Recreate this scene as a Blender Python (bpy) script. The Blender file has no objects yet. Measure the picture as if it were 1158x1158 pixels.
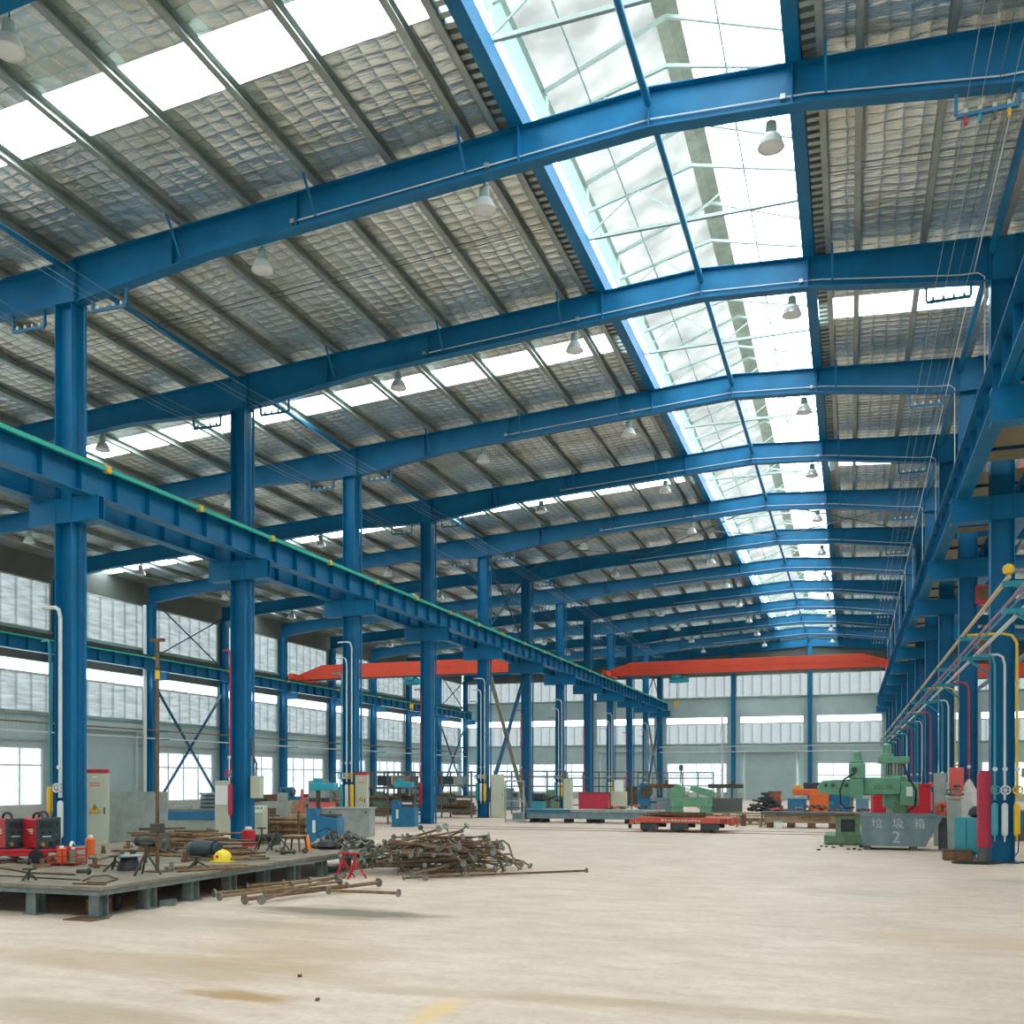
import bpy, bmesh, math, random
from mathutils import Vector, Matrix, Euler
random.seed(7)
PI = math.pi
sc = bpy.context.scene
C = sc.collection

# ------------------------------------------------------------------ materials
def mat(name, col, rough=.6, metal=0., var=0., vscale=3., bump=0., bscale=20., col2=None, emit=0):
    m = bpy.data.materials.new(name); m.use_nodes = True
    nt = m.node_tree; b = nt.nodes['Principled BSDF']
    b.inputs['Base Color'].default_value = (*col, 1)
    b.inputs['Roughness'].default_value = rough
    b.inputs['Metallic'].default_value = metal
    if var or bump:
        tc = nt.nodes.new('ShaderNodeTexCoord')
    if var:
        n = nt.nodes.new('ShaderNodeTexNoise'); n.inputs['Scale'].default_value = vscale; n.inputs['Detail'].default_value = 5
        n.inputs['Roughness'].default_value = .65
        nt.links.new(tc.outputs['Object'], n.inputs['Vector'])
        r = nt.nodes.new('ShaderNodeValToRGB')
        c2 = col2 if col2 else tuple(c * (1 - var) for c in col)
        r.color_ramp.elements[0].position = .35; r.color_ramp.elements[1].position = .65
        r.color_ramp.elements[0].color = (*c2, 1); r.color_ramp.elements[1].color = (*col, 1)
        nt.links.new(n.outputs['Fac'], r.inputs['Fac']); nt.links.new(r.outputs['Color'], b.inputs['Base Color'])
    if bump:
        n2 = nt.nodes.new('ShaderNodeTexNoise'); n2.inputs['Scale'].default_value = bscale
        nt.links.new(tc.outputs['Object'], n2.inputs['Vector'])
        bp = nt.nodes.new('ShaderNodeBump'); bp.inputs['Strength'].default_value = bump; bp.inputs['Distance'].default_value = .02
        nt.links.new(n2.outputs['Fac'], bp.inputs['Height']); nt.links.new(bp.outputs['Normal'], b.inputs['Normal'])
    return m

M = {}
M['blue'] = mat('blue_paint', (.002, .155, .335), .45, 0, .22, 1.3)
M['blue'].node_tree.nodes['Principled BSDF'].inputs['Specular IOR Level'].default_value = .3
M['blue_dark'] = mat('deep_blue_paint', (.003, .085, .19), .5, 0, .3, 2)
M['teal'] = mat('teal_paint', (.02, .33, .42), .45, 0, .15, 4)
M['cyan'] = mat('cyan_paint', (.04, .30, .36), .4)
M['azure'] = mat('machine_blue_paint', (.01, .17, .33), .45, 0, .3, 5)
M['green_bar'] = mat('green_conductor', (.02, .42, .30), .5)
M['galv'] = mat('galvanised_steel', (.40, .46, .43), .42, .55, .25, 2)
M['white_steel'] = mat('white_painted_steel', (.62, .68, .64), .5)
M['truss'] = mat('grey_green_truss_paint', (.30, .37, .34), .5)
M['run_yellow'] = mat('faded_yellow_pipe', (.62, .46, .22), .5)
M['run_mauve'] = mat('faded_mauve_pipe', (.30, .16, .22), .5)
M['run_blue'] = mat('faded_blue_pipe', (.12, .25, .36), .5)
M['greygreen'] = mat('grey_green_steel', (.25, .36, .32), .5, 0, .15, 2)
M['ridge_grey'] = mat('weathered_grey_sheet', (.30, .31, .24), .7, 0, .35, 3)
M['pipe_white'] = mat('white_pipe_paint', (.62, .66, .66), .4)
M['yellow'] = mat('yellow_paint', (.75, .45, .02), .45)
M['yellow_plastic'] = mat('yellow_plastic', (.85, .62, .02), .35)
M['magenta'] = mat('crimson_pipe_paint', (.48, .025, .06), .45)
M['red'] = mat('red_paint', (.55, .015, .03), .45, 0, .2, 4)
M['crane_red'] = mat('orange_red_crane_paint', (.80, .085, .035), .45, 0, .12, 2)
M['pinkred'] = mat('light_red_paint', (.7, .12, .1), .5)
M['cart_red'] = mat('faded_red_paint', (.62, .1, .055), .55, 0, .3, 8)
M['orange'] = mat('orange_paint', (.85, .16, .03), .5, 0, .15, 6)
M['cream'] = mat('cream_enamel', (.50, .52, .40), .5, 0, .08, 3)
M['grey'] = mat('grey_enamel', (.34, .38, .34), .5, 0, .15, 3)
M['sheet'] = mat('worn_grey_steel_sheet', (.36, .40, .37), .45, .2, .3, 3)
M['platform'] = mat('bare_steel_plate', (.30, .27, .20), .6, .2, .5, 2.2, .3, 30, (.17, .13, .09))
M['platform_side'] = mat('grey_blue_steel_frame', (.20, .25, .24), .6, .1, .4, 6)
M['rust'] = mat('rusty_brown_steel', (.22, .12, .06), .7, .2, .55, 9, .3, 40)
M['rust2'] = mat('light_rust_steel', (.30, .19, .10), .65, .3, .5, 9)
M['steel_dark'] = mat('dark_oily_steel', (.11, .105, .085), .5, .5, .5, 9)
M['steel_flange'] = mat('bare_flange_steel', (.27, .27, .23), .42, .6, .4, 9)
M['black'] = mat('black_plastic', (.015, .017, .02), .45)
M['rubber'] = mat('black_rubber', (.02, .02, .02), .8)
M['char'] = mat('charcoal_panel', (.03, .05, .055), .45)
M['mgreen'] = mat('machine_green_paint', (.16, .38, .24), .45, 0, .25, 5)
M['mgreen2'] = mat('dull_green_paint', (.15, .26, .15), .55, 0, .35, 6)
M['bin'] = mat('blue_grey_bin_paint', (.19, .27, .30), .55, 0, .25, 4)
M['white'] = mat('white_enamel', (.75, .76, .74), .4)
M['chalk'] = mat('white_lettering', (.62, .68, .70), .8, 0, .45, 14)
M['cloth'] = mat('pale_cloth', (.62, .60, .56), .85, 0, .2, 6, .5, 30)
M['wood'] = mat('raw_timber', (.42, .32, .19), .8, 0, .35, 5)
M['tan'] = mat('beige_walkway_plate', (.36, .32, .20), .7, 0, .2, 2)
M['glass_lens'] = mat('frosted_lamp_lens', (.7, .72, .7), .25)
M['alu'] = mat('lamp_aluminium', (.62, .65, .62), .35, .4)
M['chain'] = mat('copper_busbar', (.3, .2, .12), .5, .6)
M['darkgrey'] = mat('dark_grey_paint', (.10, .115, .11), .6)
M['brass'] = mat('brass', (.5, .36, .12), .35, .8)
M['hivis'] = mat('cone_orange', (.9, .22, .03), .6)
M['paper'] = mat('white_paper', (.75, .76, .74), .8)

def nodes_of(m):
    nt = m.node_tree; return nt, nt.nodes, nt.links

def cladding(name, col, axis, pitch=.19):
    """ribbed wall sheet: bump ribs across `axis` (0=x,1=y)"""
    m = mat(name, col, .55, .1, .18, .6)
    nt, N, L = nodes_of(m); b = N['Principled BSDF']
    tc = N.new('ShaderNodeTexCoord'); sp = N.new('ShaderNodeSeparateXYZ'); L.new(tc.outputs['Object'], sp.inputs[0])
    mu = N.new('ShaderNodeMath'); mu.operation = 'MULTIPLY'; mu.inputs[1].default_value = 1 / pitch
    L.new(sp.outputs[axis], mu.inputs[0])
    fr = N.new('ShaderNodeMath'); fr.operation = 'FRACT'; L.new(mu.outputs[0], fr.inputs[0])
    gt = N.new('ShaderNodeMapRange'); gt.inputs['From Min'].default_value = .12; gt.inputs['From Max'].default_value = .22
    L.new(fr.outputs[0], gt.inputs['Value'])
    bp = N.new('ShaderNodeBump'); bp.inputs['Distance'].default_value = .03; bp.inputs['Strength'].default_value = .6
    L.new(gt.outputs[0], bp.inputs['Height']); L.new(bp.outputs['Normal'], b.inputs['Normal'])
    return m
M['clad_x'] = cladding('grey_ribbed_sheet_end', (.47, .60, .59), 0)
M['clad_y'] = cladding('grey_ribbed_sheet_side', (.47, .60, .59), 1)
M['clad_dark'] = mat('dark_grey_sheet', (.12, .14, .125), .6, 0, .2, 1)
M['masonry'] = mat('painted_masonry', (.50, .53, .48), .85, 0, .12, 1.5)

def foil_material():
    m = bpy.data.materials.new('quilted_foil_insulation'); m.use_nodes = True
    nt, N, L = nodes_of(m); b = N['Principled BSDF']
    b.inputs['Metallic'].default_value = .80; b.inputs['Roughness'].default_value = .27
    tc = N.new('ShaderNodeTexCoord'); sp = N.new('ShaderNodeSeparateXYZ'); L.new(tc.outputs['Object'], sp.inputs[0])
    nz = N.new('ShaderNodeTexNoise'); nz.inputs['Scale'].default_value = 1.2; nz.inputs['Detail'].default_value = 3
    L.new(tc.outputs['Object'], nz.inputs['Vector'])
    def sine(out, scale, warp):
        w = N.new('ShaderNodeMath'); w.operation = 'MULTIPLY_ADD'; w.inputs[1].default_value = warp
        L.new(nz.outputs['Fac'], w.inputs[0]); L.new(out, w.inputs[2])
        a = N.new('ShaderNodeMath'); a.operation = 'MULTIPLY'; a.inputs[1].default_value = PI / scale; L.new(w.outputs[0], a.inputs[0])
        s = N.new('ShaderNodeMath'); s.operation = 'SINE'; L.new(a.outputs[0], s.inputs[0])
        ab = N.new('ShaderNodeMath'); ab.operation = 'ABSOLUTE'; L.new(s.outputs[0], ab.inputs[0])
        p = N.new('ShaderNodeMath'); p.operation = 'POWER'; p.inputs[1].default_value = .55; L.new(ab.outputs[0], p.inputs[0])
        return p.outputs[0]
    sx = sine(sp.outputs[0], .31, .12); sy = sine(sp.outputs[1], .27, .3)
    mul = N.new('ShaderNodeMath'); mul.operation = 'MULTIPLY'; L.new(sx, mul.inputs[0]); L.new(sy, mul.inputs[1])
    n2 = N.new('ShaderNodeTexNoise'); n2.inputs['Scale'].default_value = 4; n2.inputs['Detail'].default_value = 5
    mpw = N.new('ShaderNodeMapping'); mpw.inputs['Scale'].default_value = (.7, 3.2, 1); L.new(tc.outputs['Object'], mpw.inputs['Vector']); L.new(mpw.outputs[0], n2.inputs['Vector'])
    ad = N.new('ShaderNodeMath'); ad.operation = 'MULTIPLY_ADD'; ad.inputs[1].default_value = 1.1
    L.new(n2.outputs['Fac'], ad.inputs[0]); L.new(mul.outputs[0], ad.inputs[2])
    bp = N.new('ShaderNodeBump'); bp.inputs['Distance'].default_value = .026; bp.inputs['Strength'].default_value = .8
    bp.invert = True
    L.new(ad.outputs[0], bp.inputs['Height']); L.new(bp.outputs['Normal'], b.inputs['Normal'])
    r = N.new('ShaderNodeValToRGB'); r.color_ramp.elements[0].color = (.64, .74, .74, 1); r.color_ramp.elements[1].color = (.88, .97, .95, 1)
    r.color_ramp.elements[0].position = .1; r.color_ramp.elements[1].position = .55
    L.new(mul.outputs[0], r.inputs['Fac'])
    n3 = N.new('ShaderNodeTexNoise'); n3.inputs['Scale'].default_value = .7; n3.inputs['Detail'].default_value = 6
    L.new(tc.outputs['Object'], n3.inputs['Vector'])
    r3 = N.new('ShaderNodeValToRGB'); r3.color_ramp.elements[0].color = (.78, .75, .66, 1); r3.color_ramp.elements[1].color = (1, 1, 1, 1)
    r3.color_ramp.elements[0].position = .35; r3.color_ramp.elements[1].position = .6
    L.new(n3.outputs['Fac'], r3.inputs['Fac'])
    mx = N.new('ShaderNodeMix'); mx.data_type = 'RGBA'; mx.blend_type = 'MULTIPLY'; mx.inputs[0].default_value = 1
    L.new(r.outputs['Color'], mx.inputs[6]); L.new(r3.outputs['Color'], mx.inputs[7]); L.new(mx.outputs[2], b.inputs['Base Color'])
    return m
M['foil'] = foil_material()

def floor_material():
    m = bpy.data.materials.new('worn_beige_concrete'); m.use_nodes = True
    nt, N, L = nodes_of(m); b = N['Principled BSDF']
    tc = N.new('ShaderNodeTexCoord')
    def noise(scale, detail=6, sx=1, sy=1, rough=.6):
        mp = N.new('ShaderNodeMapping'); mp.inputs['Scale'].default_value = (sx, sy, 1); L.new(tc.outputs['Object'], mp.inputs['Vector'])
        n = N.new('ShaderNodeTexNoise'); n.inputs['Scale'].default_value = scale; n.inputs['Detail'].default_value = detail
        n.inputs['Roughness'].default_value = rough
        L.new(mp.outputs[0], n.inputs['Vector']); return n.outputs['Fac']
    def ramp(f, p0, p1, c0, c1):
        r = N.new('ShaderNodeValToRGB'); r.color_ramp.elements[0].position = p0; r.color_ramp.elements[1].position = p1
        r.color_ramp.elements[0].color = (*c0, 1); r.color_ramp.elements[1].color = (*c1, 1); L.new(f, r.inputs['Fac']); return r.outputs['Color']
    def mix(fac, a, bcol, mode='MIX'):
        x = N.new('ShaderNodeMix'); x.data_type = 'RGBA'; x.blend_type = mode
        if isinstance(fac, float): x.inputs[0].default_value = fac
        else: L.new(fac, x.inputs[0])
        for i, v in ((6, a), (7, bcol)):
            if isinstance(v, tuple): x.inputs[i].default_value = (*v, 1)
            else: L.new(v, x.inputs[i])
        return x.outputs[2]
    base = ramp(noise(.45), .3, .7, (.68, .53, .425), (.79, .64, .53))
    base = mix(1.0, base, ramp(noise(2.2, 9, .6, 1.5, .7), .32, .62, (.80, .77, .72), (1, 1, 1)), 'MULTIPLY')
    base = mix(1.0, base, ramp(noise(11, 9, 1, 1, .75), .3, .55, (.84, .83, .81), (1, 1, 1)), 'MULTIPLY')
    # long scuffs across the hall
    base = mix(ramp(noise(1.4, 9, .35, 1.3, .7), .56, .78, (0, 0, 0), (.5, .5, .5)), base, (.40, .33, .24))
    # blotchy yellow-brown stains, each with its own place on the slab
    warp = noise(1.5, 8, .55, 1.9, .68)
    def spot(cx, cy, rx, ry, edge=.6):
        sp = N.new('ShaderNodeMapping'); sp.inputs['Location'].default_value = (-cx / rx, -cy / ry, 0); sp.inputs['Scale'].default_value = (1 / rx, 1 / ry, 0)
        L.new(tc.outputs['Object'], sp.inputs['Vector'])
        ln = N.new('ShaderNodeVectorMath'); ln.operation = 'LENGTH'; L.new(sp.outputs[0], ln.inputs[0])
        w = N.new('ShaderNodeMath'); w.operation = 'MULTIPLY_ADD'; w.inputs[1].default_value = 2.2; L.new(warp, w.inputs[0]); L.new(ln.outputs['Value'], w.inputs[2])
        mr = N.new('ShaderNodeMapRange'); mr.inputs['From Min'].default_value = 2.25; mr.inputs['From Max'].default_value = 1.6
        mr.inputs['To Max'].default_value = edge; L.new(w.outputs[0], mr.inputs['Value']); return mr.outputs[0]
    for s, c in SPOTS:
        base = mix(spot(*s), base, c)
    L.new(base, b.inputs['Base Color'])
    rr = N.new('ShaderNodeMapRange'); rr.inputs['To Min'].default_value = .38; rr.inputs['To Max'].default_value = .62
    L.new(noise(.8, 5), rr.inputs['Value']); L.new(rr.outputs[0], b.inputs['Roughness'])
    b.inputs['Specular IOR Level'].default_value = .35
    bp = N.new('ShaderNodeBump'); bp.inputs['Strength'].default_value = .15; bp.inputs['Distance'].default_value = .01
    L.new(noise(30), bp.inputs['Height']); L.new(bp.outputs['Normal'], b.inputs['Normal'])
    return m
SPOTS = [((-6.1, 10.95, 1.3, .5, .9), (.19, .15, .10)), ((-6.5, 9.8, .9, .3, .5), (.34, .27, .18)), ((-5.9, 7.35, 2.4, .6, .55), (.47, .32, .18)),
         ((-5.2, 8.2, 1.0, .9, .6), (.50, .34, .19)), ((-5.9, 9.6, .9, .8, .45), (.50, .36, .20)), ((-4.48, 6.5, .5, .2, .9), (.42, .24, .09)),
         ((-5.4, 5.6, 1.2, .35, .6), (.40, .30, .18)), ((-2.86, 6.55, .13, .55, .8), (.76, .52, .24)), ((-1.9, 7.2, .8, .22, .6), (.46, .33, .19)),
         ((-.6, 7.25, 1.3, .22, .6), (.46, .33, .20)), ((1.6, 6.6, 1.4, .3, .5), (.50, .34, .20)), ((1.3, 11.2, 1.5, .55, .5), (.58, .40, .24)),
         ((.2, 15.4, 1.2, .5, .4), (.46, .38, .28)), ((2.9, 18.0, .9, .6, .5), (.36, .31, .24)), ((-7.6, 9.6, 1.2, .6, .4), (.40, .33, .24)), ((-3.4, 7.1, .8, .18, .5), (.46, .35, .22))]
M['floor'] = floor_material()

def pane_material(name, tint, seam_axis=None, pitch=.8, wave=0., dirt=.0, gloss=True):
    """daylight passes through a tinted sheet; seams and dirt are in the sheet itself"""
    m = bpy.data.materials.new(name); m.use_nodes = True
    nt, N, L = nodes_of(m); N.remove(N['Principled BSDF']); out = N['Material Output']
    tr = N.new('ShaderNodeBsdfTransparent'); tr.inputs[0].default_value = (*tint, 1)
    tl = N.new('ShaderNodeBsdfTranslucent'); tl.inputs[0].default_value = (*[min(1, t * 1.0) for t in tint], 1)
    df = N.new('ShaderNodeBsdfDiffuse'); df.inputs[0].default_value = (.55, .6, .58, 1)
    tc = N.new('ShaderNodeTexCoord')
    col = None
    if seam_axis is not None:
        sp = N.new('ShaderNodeSeparateXYZ'); L.new(tc.outputs['Object'], sp.inputs[0])
        mu = N.new('ShaderNodeMath'); mu.operation = 'MULTIPLY'; mu.inputs[1].default_value = 1 / pitch; L.new(sp.outputs[seam_axis], mu.inputs[0])
        fr = N.new('ShaderNodeMath'); fr.operation = 'FRACT'; L.new(mu.outputs[0], fr.inputs[0])
        r = N.new('ShaderNodeValToRGB'); e = r.color_ramp.elements
        e[0].position = 0; e[0].color = (.35, .4, .4, 1); e[1].position = .07; e[1].color = (.78, .8, .8, 1)
        x = e.new(.14); x.color = (1, 1, 1, 1); x = e.new(.86); x.color = (.9, .92, .92, 1); x = e.new(.93); x.color = (.6, .63, .63, 1)
        L.new(fr.outputs[0], r.inputs['Fac']); col = r.outputs['Color']
    if wave or dirt:
        mp = N.new('ShaderNodeMapping'); L.new(tc.outputs['Object'], mp.inputs['Vector'])
        mp.inputs['Scale'].default_value = (.7, .7, 6) if wave else (1, 1, 1)
        nz = N.new('ShaderNodeTexNoise'); nz.inputs['Scale'].default_value = 1.6 if wave else 1.1; nz.inputs['Detail'].default_value = 4
        L.new(mp.outputs[0], nz.inputs['Vector'])
        r2 = N.new('ShaderNodeValToRGB'); d = max(wave, dirt)
        r2.color_ramp.elements[0].color = (1 - d, 1 - d, 1 - d, 1); r2.color_ramp.elements[1].color = (1, 1, 1, 1)
        r2.color_ramp.elements[0].position = .35; r2.color_ramp.elements[1].position = .62
        L.new(nz.outputs['Fac'], r2.inputs['Fac'])
        if col is None: col = r2.outputs['Color']
        else:
            x = N.new('ShaderNodeMix'); x.data_type = 'RGBA'; x.blend_type = 'MULTIPLY'; x.inputs[0].default_value = 1
            L.new(col, x.inputs[6]); L.new(r2.outputs['Color'], x.inputs[7]); col = x.outputs[2]
    if col is not None:
        x = N.new('ShaderNodeMix'); x.data_type = 'RGBA'; x.blend_type = 'MULTIPLY'; x.inputs[0].default_value = 1
        x.inputs[7].default_value = (*tint, 1); L.new(col, x.inputs[6]); L.new(x.outputs[2], tr.inputs[0])
    m1 = N.new('ShaderNodeMixShader'); m1.inputs[0].default_value = .12
    L.new(tr.outputs[0], m1.inputs[1]); L.new(df.outputs[0], m1.inputs[2])
    L.new(m1.outputs[0], out.inputs['Surface'])
    return m
M['sky_panel'] = pane_material('translucent_roof_sheet', (.9, .92, .92))
M['mon_r'] = pane_material('bright_monitor_sheet', (.62, .64, .64))  # right slope's stronger light put into a paler tint; sides share it
M['mon_l'] = pane_material('shaded_monitor_sheet', (.085, .086, .080), dirt=.45)  # left slope's weaker light put into the darker tint, random mottling on top
M['pan_y'] = pane_material('frosted_wall_sheet_side', (.052, .057, .057), 1, .82, .38)
M['pan_x'] = pane_material('frosted_wall_sheet_end', (.050, .054, .054), 0, .76, .12)
M['open_band'] = pane_material('clear_louvre_sheet', (.4, .42, .42))
M['glass'] = pane_material('dusty_window_glass', (.10, .11, .115), None, 1, 0, .22)

# ------------------------------------------------------------------ mesh builder
class MB:
    def __init__(s): s.v = []; s.f = []
    def add(s, vs, fs):
        o = len(s.v); s.v += [tuple(v) for v in vs]; s.f += [[i + o for i in f] for f in fs]; return s
    def box(s, cx, cy, cz, sx, sy, sz, rz=0, M4=None):
        vs = []
        for dz in (-.5, .5):
            for dx, dy in ((-.5, -.5), (.5, -.5), (.5, .5), (-.5, .5)):
                x, y = dx * sx, dy * sy
                if rz: x, y = x * math.cos(rz) - y * math.sin(rz), x * math.sin(rz) + y * math.cos(rz)
                vs.append((cx + x, cy + y, cz + dz * sz))
        if M4: vs = [tuple(M4 @ Vector(v)) for v in vs]
        return s.add(vs, [(0, 3, 2, 1), (4, 5, 6, 7), (0, 1, 5, 4), (1, 2, 6, 5), (2, 3, 7, 6), (3, 0, 4, 7)])
    def bb(s, x0, x1, y0, y1, z0, z1): return s.box((x0 + x1) / 2, (y0 + y1) / 2, (z0 + z1) / 2, x1 - x0, y1 - y0, z1 - z0)
    def quad(s, a, b, c, d): return s.add([a, b, c, d], [(0, 1, 2, 3)])
    def cyl(s, a, b, r, n=10, r2=None, caps=True):
        a = Vector(a); b = Vector(b); r2 = r if r2 is None else r2
        d = (b - a); 
        if d.length < 1e-6: return s
        d.normalize(); u = d.orthogonal().normalized(); w = d.cross(u)
        vs = []
        for p, rr in ((a, r), (b, r2)):
            for i in range(n):
                t = 2 * PI * i / n; vs.append(p + (u * math.cos(t) + w * math.sin(t)) * rr)
        fs = [(i, (i + 1) % n, n + (i + 1) % n, n + i) for i in range(n)]
        if caps: fs += [tuple(range(n - 1, -1, -1)), tuple(range(n, 2 * n))]
        return s.add(vs, fs)
    def tube(s, pts, r, n=8):
        pts = [Vector(p) for p in pts]
        rings = []; u = None
        for i, p in enumerate(pts):
            d = (pts[min(i + 1, len(pts) - 1)] - pts[max(i - 1, 0)]).normalized()
            u = d.orthogonal().normalized() if u is None else (u - d * u.dot(d)).normalized()
            w = d.cross(u)
            rings.append([p + (u * math.cos(2 * PI * k / n) + w * math.sin(2 * PI * k / n)) * r for k in range(n)])
        vs = [v for q in rings for v in q]; fs = []
        for i in range(len(pts) - 1):
            for k in range(n): fs.append((i * n + k, i * n + (k + 1) % n, (i + 1) * n + (k + 1) % n, (i + 1) * n + k))
        fs += [tuple(range(n - 1, -1, -1)), tuple(range((len(pts) - 1) * n, len(pts) * n))]
        return s.add(vs, fs)
    def prism(s, poly, a, b, axis='y'):
        """poly in the plane across `axis`, swept from a to b"""
        def P(p, t): return {'y': (p[0], t, p[1]), 'x': (t, p[0], p[1]), 'z': (p[0], p[1], t)}[axis]
        n = len(poly); vs = [P(p, a) for p in poly] + [P(p, b) for p in poly]
        return s.add(vs, [tuple(range(n)), tuple(range(2 * n - 1, n - 1, -1))] + [(i, n + i, n + (i + 1) % n, (i + 1) % n) for i in range(n)])
    def lathe(s, prof, c=(0, 0, 0), n=20):
        vs = []; fs = []
        for r, z in prof:
            for k in range(n): t = 2 * PI * k / n; vs.append((c[0] + r * math.cos(t), c[1] + r * math.sin(t), c[2] + z))
        for i in range(len(prof) - 1):
            for k in range(n): fs.append((i * n + k, i * n + (k + 1) % n, (i + 1) * n + (k + 1) % n, (i + 1) * n + k))
        fs += [tuple(range(n - 1, -1, -1)), tuple(range((len(prof) - 1) * n, len(prof) * n))]
        return s.add(vs, fs)
    def bar(s, a, b, w, h=None):
        """square bar from a to b"""
        h = h or w; a = Vector(a); b = Vector(b); d = (b - a).normalized()
        up = Vector((0, 0, 1)) if abs(d.z) < .95 else Vector((0, 1, 0))
        u = d.cross(up).normalized(); v = u.cross(d)
        vs = [p + u * (sx * w / 2) + v * (sy * h / 2) for p in (a, b) for sx, sy in ((-1, -1), (1, -1), (1, 1), (-1, 1))]
        return s.add(vs, [(0, 3, 2, 1), (4, 5, 6, 7), (0, 1, 5, 4), (1, 2, 6, 5), (2, 3, 7, 6), (3, 0, 4, 7)])
    def torus(s, c, R, r, axis='y', n=20, m=8):
        pts = []
        for i in range(n):
            t = 2 * PI * i / n; a, b = R * math.cos(t), R * math.sin(t)
            pts.append(Vector(c) + Vector({'y': (a, 0, b), 'x': (0, a, b), 'z': (a, b, 0)}[axis]))
        ax = Vector({'y': (0, 1, 0), 'x': (1, 0, 0), 'z': (0, 0, 1)}[axis]); vs = []
        for p in pts:
            o = (p - Vector(c)).normalized()
            for k in range(m): t = 2 * PI * k / m; vs.append(p + (o * math.cos(t) + ax * math.sin(t)) * r)
        fs = [(i * m + k, i * m + (k + 1) % m, ((i + 1) % n) * m + (k + 1) % m, ((i + 1) % n) * m + k) for i in range(n) for k in range(m)]
        return s.add(vs, fs)

def obj(name, mb, material, parent=None, smooth=False, bevel=0, loc=None):
    me = bpy.data.meshes.new(name); me.from_pydata([tuple(v) for v in mb.v], [], mb.f)
    bm = bmesh.new(); bm.from_mesh(me); bmesh.ops.recalc_face_normals(bm, faces=bm.faces)
    bm.to_mesh(me); bm.free()
    if smooth:
        for p in me.polygons: p.use_smooth = len(p.vertices) <= 4
        try: me.set_sharp_from_angle(angle=math.radians(40))
        except Exception: pass
    me.materials.append(M[material] if isinstance(material, str) else material)
    o = bpy.data.objects.new(name, me); C.objects.link(o)
    if parent: o.parent = parent
    if loc: o.location = loc
    if bevel:
        b = o.modifiers.new('bevel', 'BEVEL'); b.width = bevel; b.segments = 2; b.limit_method = 'ANGLE'
    return o
def tag(o, label, cat, group=None, kind=None):
    o['label'] = label; o['category'] = cat
    if group: o['group'] = group
    if kind: o['kind'] = kind
    return o
def thing(name, label, cat, loc=(0, 0, 0), rz=0, group=None):
    o = bpy.data.objects.new(name, None); C.objects.link(o); o.empty_display_size = .1
    o.location = loc; o.rotation_euler = (0, 0, rz); return tag(o, label, cat, group)
def struct(name, mb, material):
    o = obj(name, mb, material); o['kind'] = 'structure'; return o
def dup(root, loc=None, rz=None, label=None, group=None):
    r = root.copy(); C.objects.link(r)
    if loc is not None: r.location = loc
    if rz is not None: r.rotation_euler = (0, 0, rz)
    if label: r['label'] = label
    if group: r['group'] = group
    for ch in list(root.children):
        c = ch.copy(); C.objects.link(c); c.parent = r
        for g in list(ch.children):
            d = g.copy(); C.objects.link(d); d.parent = c
    return r
def text_obj(body, size, parent, loc, rot, material='chalk', name='lettering', depth=.004, squash=1):
    cu = bpy.data.curves.new(name, 'FONT'); cu.body = body; cu.size = size; cu.extrude = depth / 2
    cu.align_x = 'CENTER'; cu.align_y = 'CENTER'
    t = bpy.data.objects.new('tmp', cu); C.objects.link(t)
    me = bpy.data.meshes.new_from_object(t.evaluated_get(bpy.context.evaluated_depsgraph_get()))
    bpy.data.objects.remove(t); bpy.data.curves.remove(cu)
    me.materials.clear(); me.materials.append(M[material])
    o = bpy.data.objects.new(name, me); C.objects.link(o); o.parent = parent; o.location = loc; o.rotation_euler = rot
    o.scale = (squash, 1, 1)
    return o
ORD = ['zeroth', 'first', 'second', 'third', 'fourth', 'fifth', 'sixth', 'seventh', 'eighth', 'ninth', 'tenth', 'eleventh', 'twelfth', 'thirteenth', 'fourteenth', 'fifteenth', 'sixteenth', 'seventeenth', 'eighteenth', 'nineteenth', 'twentieth']

# ------------------------------------------------------------------ layout
XL, XR, XWL, XWR, XC = -15.23, 2.92, -33.35, 27.1, -3.13
YE = 81.94
def FY(k): return 15.94 + 6 * (k - 1)
def ztop(X): return 13.09 - .061 * abs(X - XC)          # upper face of the rafters
def zroof(X): return ztop(X) + .2                        # underside of the insulation, above the purlins
YB = -9.0
ML, MR = -5.42, -.84                                     # the ridge monitor

# camera
cam = bpy.data.cameras.new('camera'); co = bpy.data.objects.new('camera', cam); C.objects.link(co)
cam.sensor_width = 36; cam.lens = 1098 / 1158 * 36; cam.shift_y = (881 - 579) / 1158
co.location = (0, 0, 1.7); co.rotation_euler = (PI / 2, 0, math.atan(382 / 1098)); cam.clip_end = 400; cam.clip_start = .1
sc.camera = co

# floor
o = struct('floor', MB().bb(XWL - .3, XWR + .3, YB - .2, YE + .6, -.2, 0), 'floor')

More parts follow.
